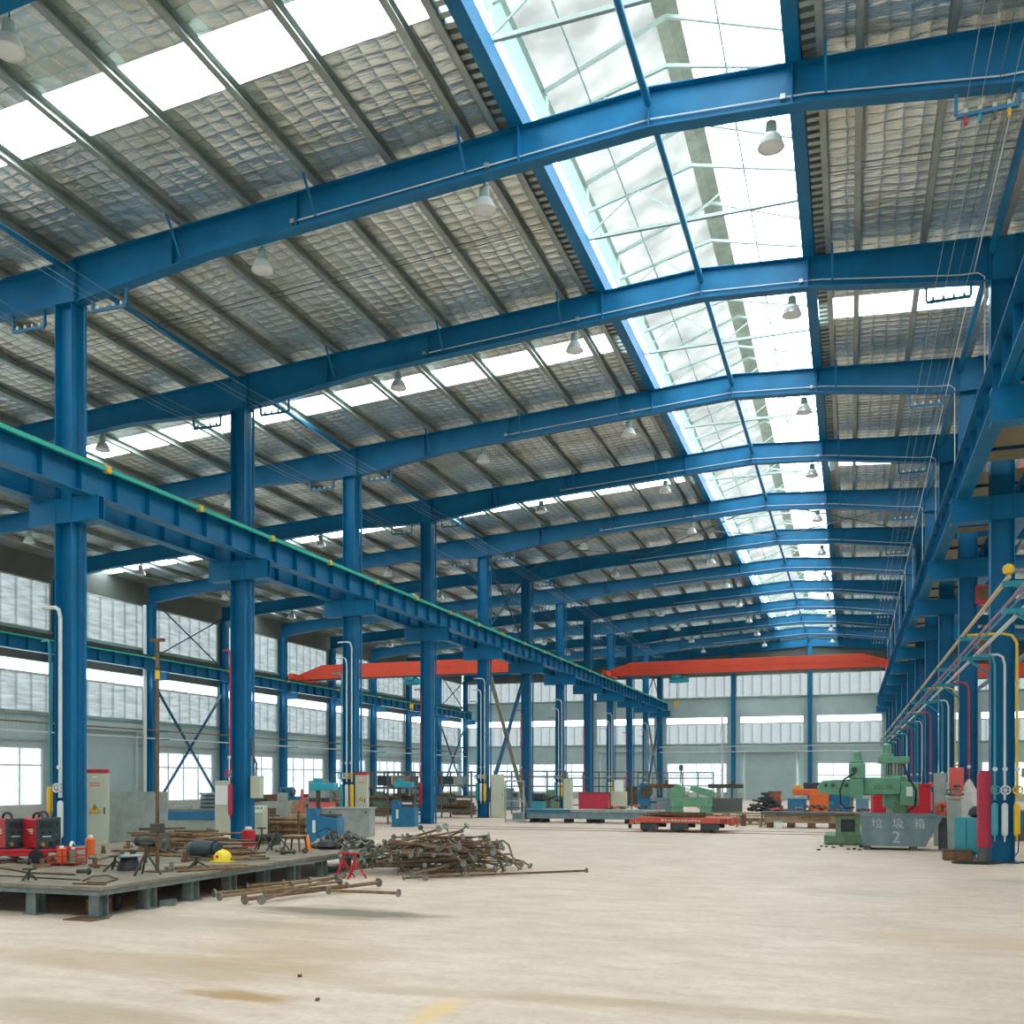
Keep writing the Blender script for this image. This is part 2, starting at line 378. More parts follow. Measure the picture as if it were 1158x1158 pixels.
# roof sheets with skylight strips in every second bay
strips = [(12.3 + 12 * k, 13.35 + 12 * k) for k in range(-1, 6)]
strips = [(a, b) for a, b in strips]
n_win = [0]
def slope_quad(x0, x1, y0, y1, dz=0., th=.0):
    za, zb = zroof(x0) + dz, zroof(x1) + dz
    m = MB()
    if th: return m.prism([(x0, za), (x1, zb), (x1, zb + th), (x0, za + th)], y0, y1, 'y')
    return m.quad((x0, y0, za), (x1, y0, zb), (x1, y1, zb), (x0, y1, za))
ceil = MB()
ys = [YB]
for a, b in strips: ys += [a, b]
ys.append(YE + .2)
for x0, x1 in ((XWL - .2, ML), (MR, XWR + .2)):
    for i in range(0, len(ys), 2):
        q = slope_quad(x0, x1, ys[i], ys[i + 1], 0, .08); ceil.add(q.v, q.f)
struct('ceiling', ceil, 'foil')
for side, (x0, x1) in (('west', (XWL - .2, ML)), ('east', (MR, XWR + .2))):
    for i, (a, b) in enumerate(strips):
        n_win[0] += 1
        w = struct('window_%d' % n_win[0], slope_quad(x0, x1, a, b, .04), 'sky_panel')
        w['label'] = '%s translucent skylight strip across the roof, %s from the camera' % ('left-hand' if side == 'west' else 'right-hand', ORD[i + 1])

# ridge monitor
ZE, ZP = 14.72, 15.55
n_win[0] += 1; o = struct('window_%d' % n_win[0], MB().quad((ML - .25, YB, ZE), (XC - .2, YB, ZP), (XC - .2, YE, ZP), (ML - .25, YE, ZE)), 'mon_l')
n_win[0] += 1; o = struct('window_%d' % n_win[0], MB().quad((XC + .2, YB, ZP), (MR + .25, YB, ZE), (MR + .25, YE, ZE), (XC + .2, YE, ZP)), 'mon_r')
for x in (ML - .02, MR + .02):
    n_win[0] += 1; struct('window_%d' % n_win[0], MB().quad((x, YB, 13.3), (x, YE, 13.3), (x, YE, ZE), (x, YB, ZE)), 'mon_r')
struct('trim_1', MB().prism([(XC - .22, ZP - .03), (XC, ZP - .01), (XC + .22, ZP - .03), (XC + .22, ZP + .02), (XC, ZP + .06), (XC - .22, ZP + .02)], YB, YE), 'ridge_grey')
struct('trim_2', MB().bb(ML - .3, ML - .02, YB, YE, ZE - .22, ZE), 'greygreen')
struct('trim_3', MB().bb(MR + .02, MR + .3, YB, YE, ZE - .22, ZE), 'greygreen')
for nm, x in (('trim_4', ML), ('trim_5', MR)):     # blue curb beams along the opening
    o = struct(nm, MB().bb(x - .12, x + .12, YB, YE, 12.94, 13.32), 'blue')
for nm, x, s in (('trim_6', ML, -1), ('trim_7', MR, 1)):   # corrugated closure along the curb
    m = MB(); y = 9.0
    while y < YE:
        m.bb(min(x + s * .14, x + s * .34), max(x + s * .14, x + s * .34), y, y + .11, 13.0, 13.1); y += .22
    struct(nm, m, 'galv')

# light monitor trusses
def monitor_truss():
    t = thing('monitor_truss', '', 'truss')
    m = MB(); m.bar((ML, 0, 13.42), (MR, 0, 13.42), .07); obj('bottom_chord', m, 'truss', t)
    m = MB(); m.bar((ML, 0, 14.0), (XC, 0, 14.55), .06); m.bar((XC, 0, 14.55), (MR, 0, 14.0), .06); obj('top_chord', m, 'truss', t)
    for x in (ML + .05, MR - .05): obj('post', MB().bar((x, 0, 13.35), (x, 0, ZE - .2), .05), 'truss', t)
    m = MB()
    for x0, x1 in ((ML, -4.3), (XC, -4.3), (XC, -1.95), (MR, -1.95)): m.bar((x0, 0, 13.44), (x1, 0, 14.0 + .55 * (1 - abs(x1 - XC) / 2.29)), .03)
    obj('web_bracing', m, 'truss', t)
    m = MB(); m.bar((ML, 0, ZE - .1), (XC, 0, ZP - .1), .06); m.bar((XC, 0, ZP - .1), (MR, 0, ZE - .1), .06); obj('roof_bearer', m, 'truss', t)
    return t
mt = monitor_truss(); first = True
y = FY(0) + 1.5; i = 1
while y < 81:
    lab = 'white lattice truss across the ridge skylight, %s counted from the camera' % (ORD[i] if i <= 20 else 'number %d' % i)
    if first: mt.location = (0, y, 0); mt['label'] = lab; mt['group'] = 'lattice trusses in the ridge skylight'; first = False
    else: dup(mt, (0, y, 0), label=lab)
    y += 3; i += 1
tag(obj('ridge_tie_rod', MB().cyl((-4.3, 9, 13.6), (-4.3, 81.5, 13.6), .018, 6), 'greygreen'), 'thin grey rod running lengthwise left of the blue ridge pipe', 'tie rod')
tag(obj('ridge_tie_rod', MB().cyl((-1.95, 9, 13.6), (-1.95, 81.5, 13.6), .018, 6), 'greygreen'), 'thin grey rod running lengthwise right of the blue ridge pipe', 'tie rod')

# ------------------------------------------------------------------ steel frames
def rafter(k, name_lab, pts, haunch):
    """pts: xs along the rafter; haunch(x) -> depth. Web, flanges and splice plates are parts."""
    Y = FY(k); t = thing('roof_beam', name_lab, 'beam', (0, Y, 0), 0, 'blue roof beams across the hall')
    top = [(x, ztop(x)) for x in pts]; bot = [(x, ztop(x) - haunch(x)) for x in pts]
    obj('web', MB().prism(top + bot[::-1], -.006, .006), 'blue', t)
    for nm, line, s in (('top_flange', top, -1), ('bottom_flange', bot, 1)):
        m = MB()
        poly = line + [(x, z + s * .016) for x, z in line[::-1]]
        m.prism(poly, -.125, .125); obj(nm, m, 'blue', t)
    return t
def hd(x):          # beam depth along the middle span
    if x < -11.7: return .66 + .24 * (-11.7 - x) / 3.3
    if x > -.6: return .66 + .24 * (x + .6) / 3.3
    return .66
def hl(x):
    if x > -18.7: return .62 + .28 * (x + 18.7) / 3.3
    if x < -30: return .62 + .18 * (-30 - x) / 3.2
    return .62
def hr(x):
    if x < 6.2: return .62 + .28 * (6.2 - x) / 3.3
    return .62
for k in range(0, 13):
    near = 'nearest the camera, cut by the picture top' if k == 0 else ('%s from the camera' % ORD[k] if k < 12 else 'last, against the end wall')
    pm = [-15.0, -11.7, ML, XC, MR, -.6, 2.7]
    t = rafter(k, 'blue main-span roof beam passing under the ridge skylight, ' + near, pm, hd)
    for x in (ML + .02, MR - .02, -12.6):
        obj('splice_plate', MB().bb(x - .012, x + .012, -.12, .12, ztop(x) - hd(x) + .01, ztop(x) - .01), 'blue', t)
    obj('splice_plate', MB().bb(XC - .012, XC + .012, -.12, .12, ztop(XC) - .66, ztop(XC)), 'blue', t)
    for q, x in enumerate([-5.8] + [-6.4 - 1.5 * i + .03 for i in range(6)] + [-.35, 1.45]):
        if q % 2 == 0: continue
        obj('fly_brace', MB().bar((x, -.55, ztop(x) + .0), (x, -.12, ztop(x) - hd(x) + .1), .045, .02).bar((x, .55, ztop(x) + .0), (x, .12, ztop(x) - hd(x) + .1), .045, .02), 'blue', t)
    for x in (-15.02, -9.8, 2.72):
        obj('stiffener', MB().bb(x - .008, x + .008, -.1, .1, ztop(x) - hd(x) + .02, ztop(x) - .02), 'blue', t)
    t = rafter(k, 'blue side-aisle roof beam sloping down to the left wall, ' + near, [-33.15, -30, -18.7, -15.46], hl)
    if k > 0: rafter(k, 'blue roof beam of the right-hand aisle behind the right columns, ' + near, [3.15, 6.2, 14, 26.9], hr)

def hcol(name, lab, x, y, z0, z1, w, d, group, cat='column', base=True, wd=None):
    """H column: web across the hall (x), flanges facing left and right"""
    t = thing(name, lab, cat, (x, y, 0), 0, group)
    obj('web', MB().bb(-w / 2, w / 2, -.008, .008, z0 + .03, z1), 'blue', t)
    obj('flange', MB().bb(-w / 2, -w / 2 + .016, -d / 2, d / 2, z0 + .03, z1), 'blue', t)
    obj('flange', MB().bb(w / 2 - .016, w / 2, -d / 2, d / 2, z0 + .03, z1), 'blue', t)
    if base:
        obj('base_plate', MB().bb(-w / 2 - .08, w / 2 + .08, -d / 2 - .06, d / 2 + .06, 0, .03), 'blue_dark', t)
    return t
ROWL = 'blue columns of the left row in the hall'; ROWR = 'blue columns of the right row'
for k in range(1, 13):
    w = 'nearest the camera' if k == 1 else ('%s from the camera' % ORD[k] if k < 12 else 'farthest, at the end wall')
    t = hcol('steel_column', 'tall blue steel column in the left row, ' + w, XL, FY(k), 0, ztop(XL) - .9, .43, .34, ROWL)
    obj('cap_plate', MB().bb(-.3, .3, -.18, .18, ztop(XL) - .9, ztop(XL) - .875), 'blue', t)
    obj('head_block', MB().bb(-.235, .235, -.1, .1, ztop(XL) - .875, ztop(XL) - .02), 'blue', t)
    b = MB(); b.bb(-.9, -.225, -.012, .012, 6.97, 7.43); b.bb(.225, .9, -.012, .012, 6.97, 7.43); b.bb(-.9, .9, -.16, -.15, 6.97, 7.43); b.bb(-.9, .9, -.175, .175, 6.95, 6.97); b.bb(-.9, .9, -.175, .175, 7.43, 7.45)
    obj('bracket', b, 'blue', t)
    m = MB()
    for x in (-.62, .62): m.bb(x - .008, x + .008, -.13, .13, 6.97, 7.43)
    obj('stiffener', m, 'blue', t)
for k in range(1, 13):
    w = 'just outside the right edge' if k == 1 else ('%s from the camera' % ORD[k - 1] if k < 12 else 'farthest, at the end wall')
    if k == 2: w = 'nearest, with coloured gas pipes at its foot'
    t = hcol('steel_column', 'tall blue steel column in the right row, ' + w, XR, FY(k), 0, ztop(XR) - .9, .44, .34, ROWR)
    obj('cap_plate', MB().bb(-.3, .3, -.18, .18, ztop(XR) - .9, ztop(XR) - .875), 'blue', t)
    obj('head_block', MB().bb(-.235, .235, -.1, .1, ztop(XR) - .875, ztop(XR) - .02), 'blue', t)
    b = MB(); b.bb(-.95, -.215, -.012, .012, 6.97, 7.43); b.bb(.215, .95, -.012, .012, 6.97, 7.43); b.bb(-.95, .95, -.16, -.15, 6.97, 7.43); b.bb(-.95, .95, -.175, .175, 6.95, 6.97); b.bb(-.95, .95, -.175, .175, 7.43, 7.45)
    obj('bracket', b, 'blue', t)
    m = MB()
    for x in (-.65, .65): m.bb(x - .008, x + .008, -.13, .13, 6.97, 7.43)
    obj('stiffener', m, 'blue', t)
for k in range(3, 13):
    w = 'at the left picture edge' if k == 3 else ('%s from the left edge' % ORD[k - 2] if k < 12 else 'in the far corner')
    t = hcol('wall_column', 'blue wall column in front of the left windows, ' + w, XWL + .35, FY(k), 0, ztop(-33) - .75, .4, .3, 'blue columns along the left wall')
    obj('bracket', MB().bb(.2, 1.0, -.1, .1, 6.6, 7.0), 'blue', t)

# crane runway girders
def girder(lab, x, z0, z1, y0, y1, y_off=0, rail=True, bar=None):
    t = thing('crane_girder', lab, 'crane girder', (x, y0, 0)); L_ = y1 - y0
    obj('web', MB().bb(-.006, .006, 0, L_, z0, z1), 'blue', t)
    obj('bottom_flange', MB().bb(-.14, .14, 0, L_, z0, z0 + .02), 'blue', t)
    obj('top_flange', MB().bb(-.2, .2, 0, L_, z1 - .02, z1), 'blue', t)
    s0 = obj('stiffener', MB().bb(-.13, .13, -.006, .006, z0 + .02, z1 - .02), 'blue', t, loc=(0, .5, 0)); y = 1.5
    while y < L_:
        c = s0.copy(); C.objects.link(c); c.parent = t; c.location = (0, y, 0); y += 1.0
    if rail:
        m = MB(); m.bb(-.035, .035, 0, L_, z1, z1 + .025); m.bb(-.012, .012, 0, L_, z1 + .025, z1 + .09); m.bb(-.03, .03, 0, L_, z1 + .09, z1 + .12)
        obj('rail', m, 'steel_dark', t)
        m = MB(); y = .3
        while y < L_: m.bb(-.09, -.04, y - .03, y + .03, z1, z1 + .06); m.bb(.04, .09, y - .03, y + .03, z1, z1 + .06); y += .75
        obj('rail_clip', m, 'steel_dark', t)
    return t
girder('blue crane girder on the hall side of the left columns, with a green bar', -14.62, 7.45, 8.08, 9.0, 81.8)
girder('blue crane runway girder behind the left column row, on its side-aisle face', -15.85, 7.45, 8.02, 9.0, 81.8)
girder('long blue crane runway girder along the left window wall', -32.35, 7.05, 7.65, 20.0, 81.8)
girder('blue crane runway girder on the hall side of the right column row', 2.2, 7.45, 8.08, 9.0, 81.8)
girder('blue crane runway girder behind the right column row', 3.62, 7.45, 8.08, 9.0, 81.8)
t = thing('conductor_bar', 'green crane conductor bar along the left runway girder with yellow joints', 'conductor bar', (-14.36, 9, 8.02))
obj('bar', MB().bb(-.035, .035, 0, 72.6, -.03, .05), 'green_bar', t)
for k in range(0, 24): 
    if 1 + 3 * k < 72: obj('hanger_clamp', MB().bb(-.055, .055, 1.0 + 3 * k, 1.12 + 3 * k, -.06, .08), 'yellow', t)
t = thing('conductor_bar', 'thin green conductor bar on the left wall crane girder', 'conductor bar', (-32.1, 20, 7.6))
obj('bar', MB().bb(-.03, .03, 0, 61.6, -.03, .03), 'green_bar', t)
for k in range(0, 10): obj('hanger_clamp', MB().bb(-.05, .05, 1.0 + 6 * k, 1.15 + 6 * k, -.05, .06), 'yellow', t)

# walkway plates between the right-hand girders
for k in range(0, 11):
    y0 = FY(k) + .35; m = MB()
    m.bb(2.3, 3.5, y0, y0 + 5.3, 8.08, 8.1)
    t = thing('walkway_plate', 'beige walkway plate between the right crane girders, %s bay from the camera' % ORD[k + 1], 'walkway plate', (0, 0, 0), 0, 'walkway plates on the right runway')
    obj('plate', m, 'tan', t)
    for q in range(3): obj('crossbar', MB().bb(2.41, 3.41, y0 + .9 + q * 1.75, y0 + .95 + q * 1.75, 8.02, 8.08), 'blue_dark', t)

# purlins: long lapped C sections
def purlin(x, lab):
    s = 1 if x < XC else -1
    zt = ztop(x) + .2
    zb = zt - .195; m = MB(); m.bb(x - .005, x + .005, 9.0, YE, zb, zt)
    for za, zc in ((zb, zb + .008), (zt - .008, zt)): m.bb(min(x, x + s * .11), max(x, x + s * .11), 9.0, YE, za, zc)
    m.bb(x + s * .11 - .004, x + s * .11 + .004, 9.0, YE, zb, zb + .03)
    tag(obj('roof_purlin', m, 'galv'), lab, 'purlin', 'galvanised roof purlins')
xs = [-5.85] + [-6.4 - 1.5 * i for i in range(0, 18)]
for i, x in enumerate(xs): purlin(x, 'long galvanised roof purlin left of the ridge skylight, %s from it' % ORD[i + 1])
xs2 = [-.38, .2] + [.2 + 1.3 + 1.5 * i for i in range(0, 16)]
for i, x in enumerate(xs2): purlin(x, 'long galvanised roof purlin right of the ridge skylight, %s from it' % ORD[i + 1])

# tie rods between purlins and fly braces
for k in range(1, 11):
    y = FY(k) + 3.0
    if (k % 2) == 0: continue
    m = MB()
    for dy in (-.1, .1):
        for i in range(len(xs) - 1):
            a, b = xs[i], xs[i + 1]; m.cyl((a, y + dy, ztop(a) + .08), (b, y + dy, ztop(b) + .08), .009, 5)
    tag(obj('sag_rod', m, 'darkgrey'), 'pair of thin dark rods linking the left roof purlins, %s bay' % ORD[k], 'tie rod', 'sag rods under the roof')
    m = MB()
    for dy in (-.1, .1):
        for i in range(8):
            a, b = xs2[i], xs2[i + 1]; m.cyl((a, y + dy, ztop(a) + .08), (b, y + dy, ztop(b) + .08), .009, 5)
    tag(obj('sag_rod', m, 'darkgrey'), 'pair of thin dark rods linking the right roof purlins, %s bay' % ORD[k], 'tie rod', 'sag rods under the roof')

# blue ridge pipe and eaves struts, one per bay
for k in range(0, 12):
    y0, y1 = FY(k) + .14, FY(k + 1) - .14; w = ORD[k + 1] + ' bay from the camera'
    z = 12.8
    tag(obj('ridge_strut', MB().cyl((XC, y0, z), (XC, y1, z), .062, 12), 'blue', smooth=True), 'blue pipe strut along the middle of the ridge skylight, ' + w, 'strut', 'ridge struts')
    tag(obj('eaves_strut', MB().cyl((XL, y0, 12.22), (XL, y1, 12.22), .07, 12), 'blue', smooth=True), 'blue pipe strut between the left column heads, ' + w, 'strut', 'struts over the left columns')
    tag(obj('eaves_strut', MB().cyl((XR - .2, y0, 12.4), (XR - .2, y1, 12.4), .07, 12), 'blue', smooth=True), 'blue pipe strut between the right column heads, ' + w, 'strut', 'struts over the right columns')

# bracing
def xbrace(name, lab, pts, mt_='blue_dark', w=.1):
    t = thing(name, lab, 'bracing')
    for i, (a, b) in enumerate(pts): obj('diagonal', MB().bar(a, b, w, w * .6), 'ridge_grey' if i and w == .16 and pts[0][0][0] < 0 else mt_, t)
    return t
for x, nm in ((XL, 'left column row'), (XR, 'right column row')):
    for ka, z in ((5, 'middle of'), (11, 'far end of')):
        y0, y1 = FY(ka) + .2, FY(ka + 1) - .2
        xbrace('cross_brace', 'dark blue cross bracing near the floor, %s the %s' % (z, nm), [((x, y0, .3), (x, y1, 6.9)), ((x + .05, y1, .3), (x + .05, y0, 6.9))], 'blue_dark', .16)
        xbrace('cross_brace', 'slim blue cross bracing above the crane girders, %s the %s' % (z, nm), [((x, y0, 8.2), (x, y1, 11.6)), ((x + .05, y1, 8.2), (x + .05, y0, 11.6))], 'blue_dark', .07)
for ka, z in ((5, 'near part of'), (11, 'far end of')):
    y0, y1 = FY(ka) + .2, FY(ka + 1) - .2; x = XWL + .35
    xbrace('cross_brace', 'dark blue cross bracing below the wall girder, %s left wall' % z, [((x, y0, .2), (x, y1, 6.4)), ((x + .05, y1, .2), (x + .05, y0, 6.4))], 'blue_dark', .12)
    xbrace('cross_brace', 'dark blue cross bracing above the wall girder, %s left wall' % z, [((x, y0, 7.8), (x, y1, 10.6)), ((x + .05, y1, 7.8), (x + .05, y0, 10.6))], 'blue_dark', .07)
for i, (xa, xb) in enumerate(((-15.2, -9.2), (-9.2, XC), (XC, 2.9))):
    y0, y1 = FY(5) + .1, FY(6) - .1
    xbrace('roof_brace', 'dark crossed tie rods between the fifth and sixth roof beams, ' + ['left third', 'just left of the ridge', 'right of the ridge'][i],
           [((xa, y0, ztop(xa) - .3), (xb, y1, ztop(xb) - .3)), ((xa, y1, ztop(xa) - .34), (xb, y0, ztop(xb) - .34))], 'darkgrey', .05)

# ------------------------------------------------------------------ walls
def wall_strip(name, axis, fixed, lo, hi, z0, z1, material, th=.1):
    m = MB()
    if axis == 'y': m.bb(min(fixed, fixed + th), max(fixed, fixed + th), lo, hi, z0, z1)
    else: m.bb(lo, hi, min(fixed, fixed + th), max(fixed, fixed + th), z0, z1)
    return m
BANDS = [(0, .55, 'masonry'), (3.08, 4.66, 'clad'), (6.86, 8.32, 'clad')]
def window(axis, fixed, lo, hi, z0, z1, pane, lab, mull=0, trans=None, frame='white_steel', fw=.05, th=.08):
    n_win[0] += 1
    t = bpy.data.objects.new('window_%d' % n_win[0], None); C.objects.link(t); t['kind'] = 'structure'; t['label'] = lab
    def B(m, a0, a1, c0, c1, d=th):
        if axis == 'y': m.bb(fixed - d / 2, fixed + d / 2, a0, a1, c0, c1)
        else: m.bb(a0, a1, fixed - d / 2, fixed + d / 2, c0, c1)
    m = MB(); B(m, lo, hi, z0, z0 + fw); B(m, lo, hi, z1 - fw, z1); B(m, lo, lo + fw, z0, z1); B(m, hi - fw, hi, z0, z1)
    for i in range(mull): x = lo + (hi - lo) * (i + 1) / (mull + 1); B(m, x - .02, x + .02, z0, z1, th * .8)
    if trans: B(m, lo, hi, trans - .03, trans + .03, th * .9)
    obj('window_frame', m, frame, t)
    m = MB()
    if axis == 'y': m.quad((fixed, lo, z0), (fixed, hi, z0), (fixed, hi, z1), (fixed, lo, z1))
    else: m.quad((lo, fixed, z0), (hi, fixed, z0), (hi, fixed, z1), (lo, fixed, z1))
    obj('pane', m, pane, t)
    return t
# left wall
m = MB(); X0 = XWL; EAVE = zroof(XWL) + .05
clad = MB(); masn = MB(); dark = MB()
masn.bb(X0 - .24, X0 + .02, YB, YE, 0, .55)
clad.bb(X0 - .1, X0, YB, YE, 3.08, 4.6)
dark.bb(X0 - .1, X0, YB, YE, 6.86, 8.2)
dark.bb(X0 - .1, X0, YB, YE, 10.35, EAVE)
for k in range(-3, 12):
    y0, y1 = FY(k), FY(k + 1)
    if k == 4:
        clad.bb(X0 - .1, X0, y0, y0 + .8, .55, 3.08); clad.bb(X0 - .1, X0, y0 + 5.2, y1, .55, 3.08)
    else:
        clad.bb(X0 - .1, X0, y0, y0 + .55, .55, 3.08); clad.bb(X0 - .1, X0, y1 - .55, y1, .55, 3.08)
    if k >= 2:
        w = 'left wall %s bay from the left picture edge' % ORD[k - 1]
        if k == 4:
            n_win[0] += 0
        else: window('y', X0 - .05, y0 + .55, y1 - .55, .55, 3.08, 'glass', 'glazed lower window, ' + w, 3, 2.3)
        window('y', X0 - .05, y0 + .1, y1 - .1, 4.6, 6.28, 'pan_y', 'frosted corrugated middle window, ' + w, 0)
        window('y', X0 - .05, y0 + .1, y1 - .1, 6.28, 6.86, 'open_band', 'bright clear strip above the middle window, ' + w, 0)
        window('y', X0 - .05, y0 + .1, y1 - .1, 8.2, 10.35, 'pan_y', 'frosted corrugated top window, ' + w, 0)
        clad.bb(X0 - .1, X0, y0 - .1, y0 + .1, 4.6, 6.86); dark.bb(X0 - .1, X0, y0 - .1, y0 + .1, 8.2, 10.35)
window('y', X0 - .05, YB, FY(2), .55, 3.08, 'glass', 'long lower window beyond the left edge', 12, 2.3)
window('y', X0 - .05, YB, FY(2), 4.6, 6.86, 'pan_y', 'long middle window beyond the left edge', 0)
window('y', X0 - .05, YB, FY(2), 8.2, 10.35, 'pan_y', 'long top window beyond the left edge', 0)
struct('wall_left', clad, 'clad_y'); struct('wall_left_base', masn, 'masonry'); struct('wall_left_upper', dark, 'clad_dark')
for i, z in enumerate((4.52, 8.12)):       # ledges and gutters under the window bands
    struct('trim_%d' % (10 + i), MB().bb(X0, X0 + .12, 20, YE, z - .04, z + .1), 'greygreen')
struct('trim_12', MB().bb(X0, X0 + .06, 20, YE, 3.3, 3.4), 'galv')
def roller_door(name, axis, fixed, lo, hi, h, lab):
    t = bpy.data.objects.new(name, None); C.objects.link(t); t['kind'] = 'structure'; t['label'] = lab
    m = MB(); z = 0.02; n = 0
    while z < h:
        z1 = min(z + .115, h); d = .02 if n % 2 else 0
        if axis == 'y': m.bb(fixed - .03, fixed + .02, lo, hi, z, z1 - .02); m.bb(fixed - .03, fixed, lo, hi, z1 - .02, z1)
        else: m.bb(lo, hi, fixed - .02, fixed + .03, z, z1 - .02); m.bb(lo, hi, fixed, fixed + .03, z1 - .02, z1)
        z += .115; n += 1
    obj('shutter', m, 'clad_door', t)
    m = MB()
    for a in (lo, hi):
        if axis == 'y': m.bb(fixed - .02, fixed + .1, a - .06, a + .06, 0, h + .1)
        else: m.bb(a - .06, a + .06, fixed - .1, fixed + .02, 0, h + .1)
    obj('guide_rail', m, 'white_steel', t)
    m = MB()
    if axis == 'y': m.bb(fixed, fixed + .35, lo - .2, hi + .2, h, h + .4)
    else: m.bb(lo - .2, hi + .2, fixed - .35, fixed, h, h + .4)
    obj('shutter_box', m, 'clad_door', t)
M['clad_door'] = mat('pale_blue_grey_shutter', (.44, .56, .56), .5, .1, .1, 1)
roller_door('door_1', 'y', X0 + .06, FY(4) + .8, FY(4) + 5.2, 4.0, 'pale roller shutter in the left wall')

# end wall
clad = MB(); masn = MB(); dark = MB(); Y0 = YE + .25
masn.bb(XWL - .2, XWR + .2, Y0 - .03, Y0 + .24, 0, .55)
clad.bb(XWL - .2, XWR + .2, Y0, Y0 + .1, 3.04, 4.62)
clad.bb(XWL - .2, XWR + .2, Y0, Y0 + .1, 6.88, 8.5)
dark.prism([(XWL - .2, 10.3), (XWR + .2, 10.3), (XWR + .2, zroof(XWR) + .05), (XC, zroof(XC) + .3), (XWL - .2, zroof(XWL) + .05)], Y0, Y0 + .1)
dark.prism([(ML - .3, 13.2), (MR + .3, 13.2), (MR + .3, ZE), (XC, ZP), (ML - .3, ZE)], Y0 - .1, Y0)
cols = [XWL, -27.3, -21.3, XL, -9.1, -3.03, XR, 9.0, 15.1, 21.1, XWR]
for i in range(10):
    x0, x1 = cols[i], cols[i + 1]; w = '%s end wall bay from the left' % ORD[i + 1]
    clad.bb(x0 - .5, x0 + .5, Y0, Y0 + .1, 4.62, 6.88); clad.bb(x0 - .2, x0 + .2, Y0, Y0 + .1, 8.5, 10.3)
    if i == 9: clad.bb(x1 - .5, x1 + .3, Y0, Y0 + .1, 4.62, 6.88); clad.bb(x1 - .3, x1 + .3, Y0, Y0 + .1, .55, 10.3)
    door = i in (2, 4)
    if door:
        clad.bb(x0 - .55, x0 + .9, Y0, Y0 + .1, .55, 3.04); clad.bb(x0 + 5.0, x1 - .55, Y0, Y0 + .1, .55, 3.04)
        roller_door('door_%d' % (2 + i // 4), 'x', Y0 - .1, x0 + .9, x0 + 5.0, 4.0, 'pale roller shutter, ' + w)
    else:
        clad.bb(x0 - .55, x0 + .55, Y0, Y0 + .1, .55, 3.04)
        window('x', Y0 + .05, x0 + .55, x1 - .55, .55, 3.04, 'glass', 'glazed lower window, ' + w, 3, 2.0)
    window('x', Y0 + .05, x0 + .5, x1 - .5, 4.62, 6.3, 'pan_x', 'frosted middle window, ' + w)
    window('x', Y0 + .05, x0 + .5, x1 - .5, 6.3, 6.88, 'open_band', 'bright clear strip above middle window, ' + w)
    window('x', Y0 + .05, x0 + .2, x1 - .2, 8.5, 10.3, 'pan_x', 'frosted top window, ' + w)
    if x0 not in (XL, XR, XWL):
        t = thing('wall_column', 'blue post against the end wall, %s from the left corner' % ORD[i + 1], 'column', (x0, Y0 - .3, 0), 0, 'blue posts on the end wall')
        zt = ztop(x0) - .7
        obj('web', MB().bb(-.008, .008, -.2, .2, 0, zt), 'blue', t); obj('flange', MB().bb(-.16, .16, -.2, -.184, 0, zt), 'blue', t); obj('flange', MB().bb(-.16, .16, .184, .2, 0, zt), 'blue', t)
struct('wall_end', clad, 'clad_x'); struct('wall_end_base', masn, 'masonry'); struct('wall_end_upper', dark, 'clad_dark')
for i, z in enumerate((4.54, 8.42)): struct('trim_%d' % (14 + i), MB().bb(XWL, XWR, Y0 - .12, Y0, z - .04, z + .08), 'greygreen')

# right and rear walls (outside the picture)
for nm, axis, fx, lo, hi in (('right', 'y', XWR + .1, YB, YE), ('rear', 'x', YB, XWL, XWR)):
    m = MB()
    def B(z0, z1):
        if axis == 'y': m.bb(fx, fx + .1, lo, hi, z0, z1)
        else: m.bb(lo, hi, fx - .1, fx, z0, z1)
    B(0, .55); B(3.08, 4.6); B(6.86, 8.3); B(10.3, 11.6)
    if axis == 'x': m.prism([(XWL - .2, 11.5), (XWR + .2, 11.5), (XC, 15.7)], YB - .1, YB)
    struct('wall_' + nm, m, 'clad_y')
    for z0, z1, pn in ((.55, 3.08, 'glass'), (4.6, 6.86, 'pan_y'), (8.3, 10.3, 'pan_y')): window(axis, fx + (.05 if axis == 'y' else -.05), lo, hi, z0, z1, pn, 'long window band of the %s wall' % nm)

# ------------------------------------------------------------------ high-bay lamps
def lamp():
    t = thing('high_bay_lamp', '', 'lamp')
    obj('hanging_rod', MB().cyl((0, 0, .62), (0, 0, .4), .012, 6), 'darkgrey', t)
    obj('gear_housing', MB().lathe([(.04, .42), (.085, .4), (.09, .26), (.06, .22)], n=14), 'greygreen', t, smooth=True)
    obj('reflector', MB().lathe([(.06, .23), (.12, .2), (.17, .12), (.215, 0), (.205, 0), (.16, .1), (.05, .19)], n=20), 'alu', t, smooth=True)
    obj('lens', MB().lathe([(.2, .012), (.17, -.02), (.09, -.04), (.01, -.045)], n=20), 'glass_lens', t, smooth=True)
    return t
L0 = lamp(); first = True
names = {-1.2: 'beside the right edge of the ridge skylight', -6.15: 'left of the ridge skylight', -10.75: 'nearer the left columns', -20.0: 'in the left aisle near the columns', -24.4: 'in the middle of the left aisle', -28.8: 'in the left aisle near the wall'}
for k in range(0, 12):
    for x in (-1.2, -6.15, -10.75, -20.0, -24.4, -28.8):
        if k == 0 and x != -10.75 or k == 1 and x < -15: continue
        dep = hd(x) if x > -15 else hl(x)
        zb = ztop(x) - dep; y = FY(k) + .24
        lab = 'high-bay lamp under the %s roof beam, %s' % (ORD[k] if k else 'topmost', names[x])
        loc = (x, y, zb - .42)
        if first: L0.location = loc; L0['label'] = lab; L0['group'] = 'high-bay lamps'; first = False
        else: dup(L0, loc, label=lab)

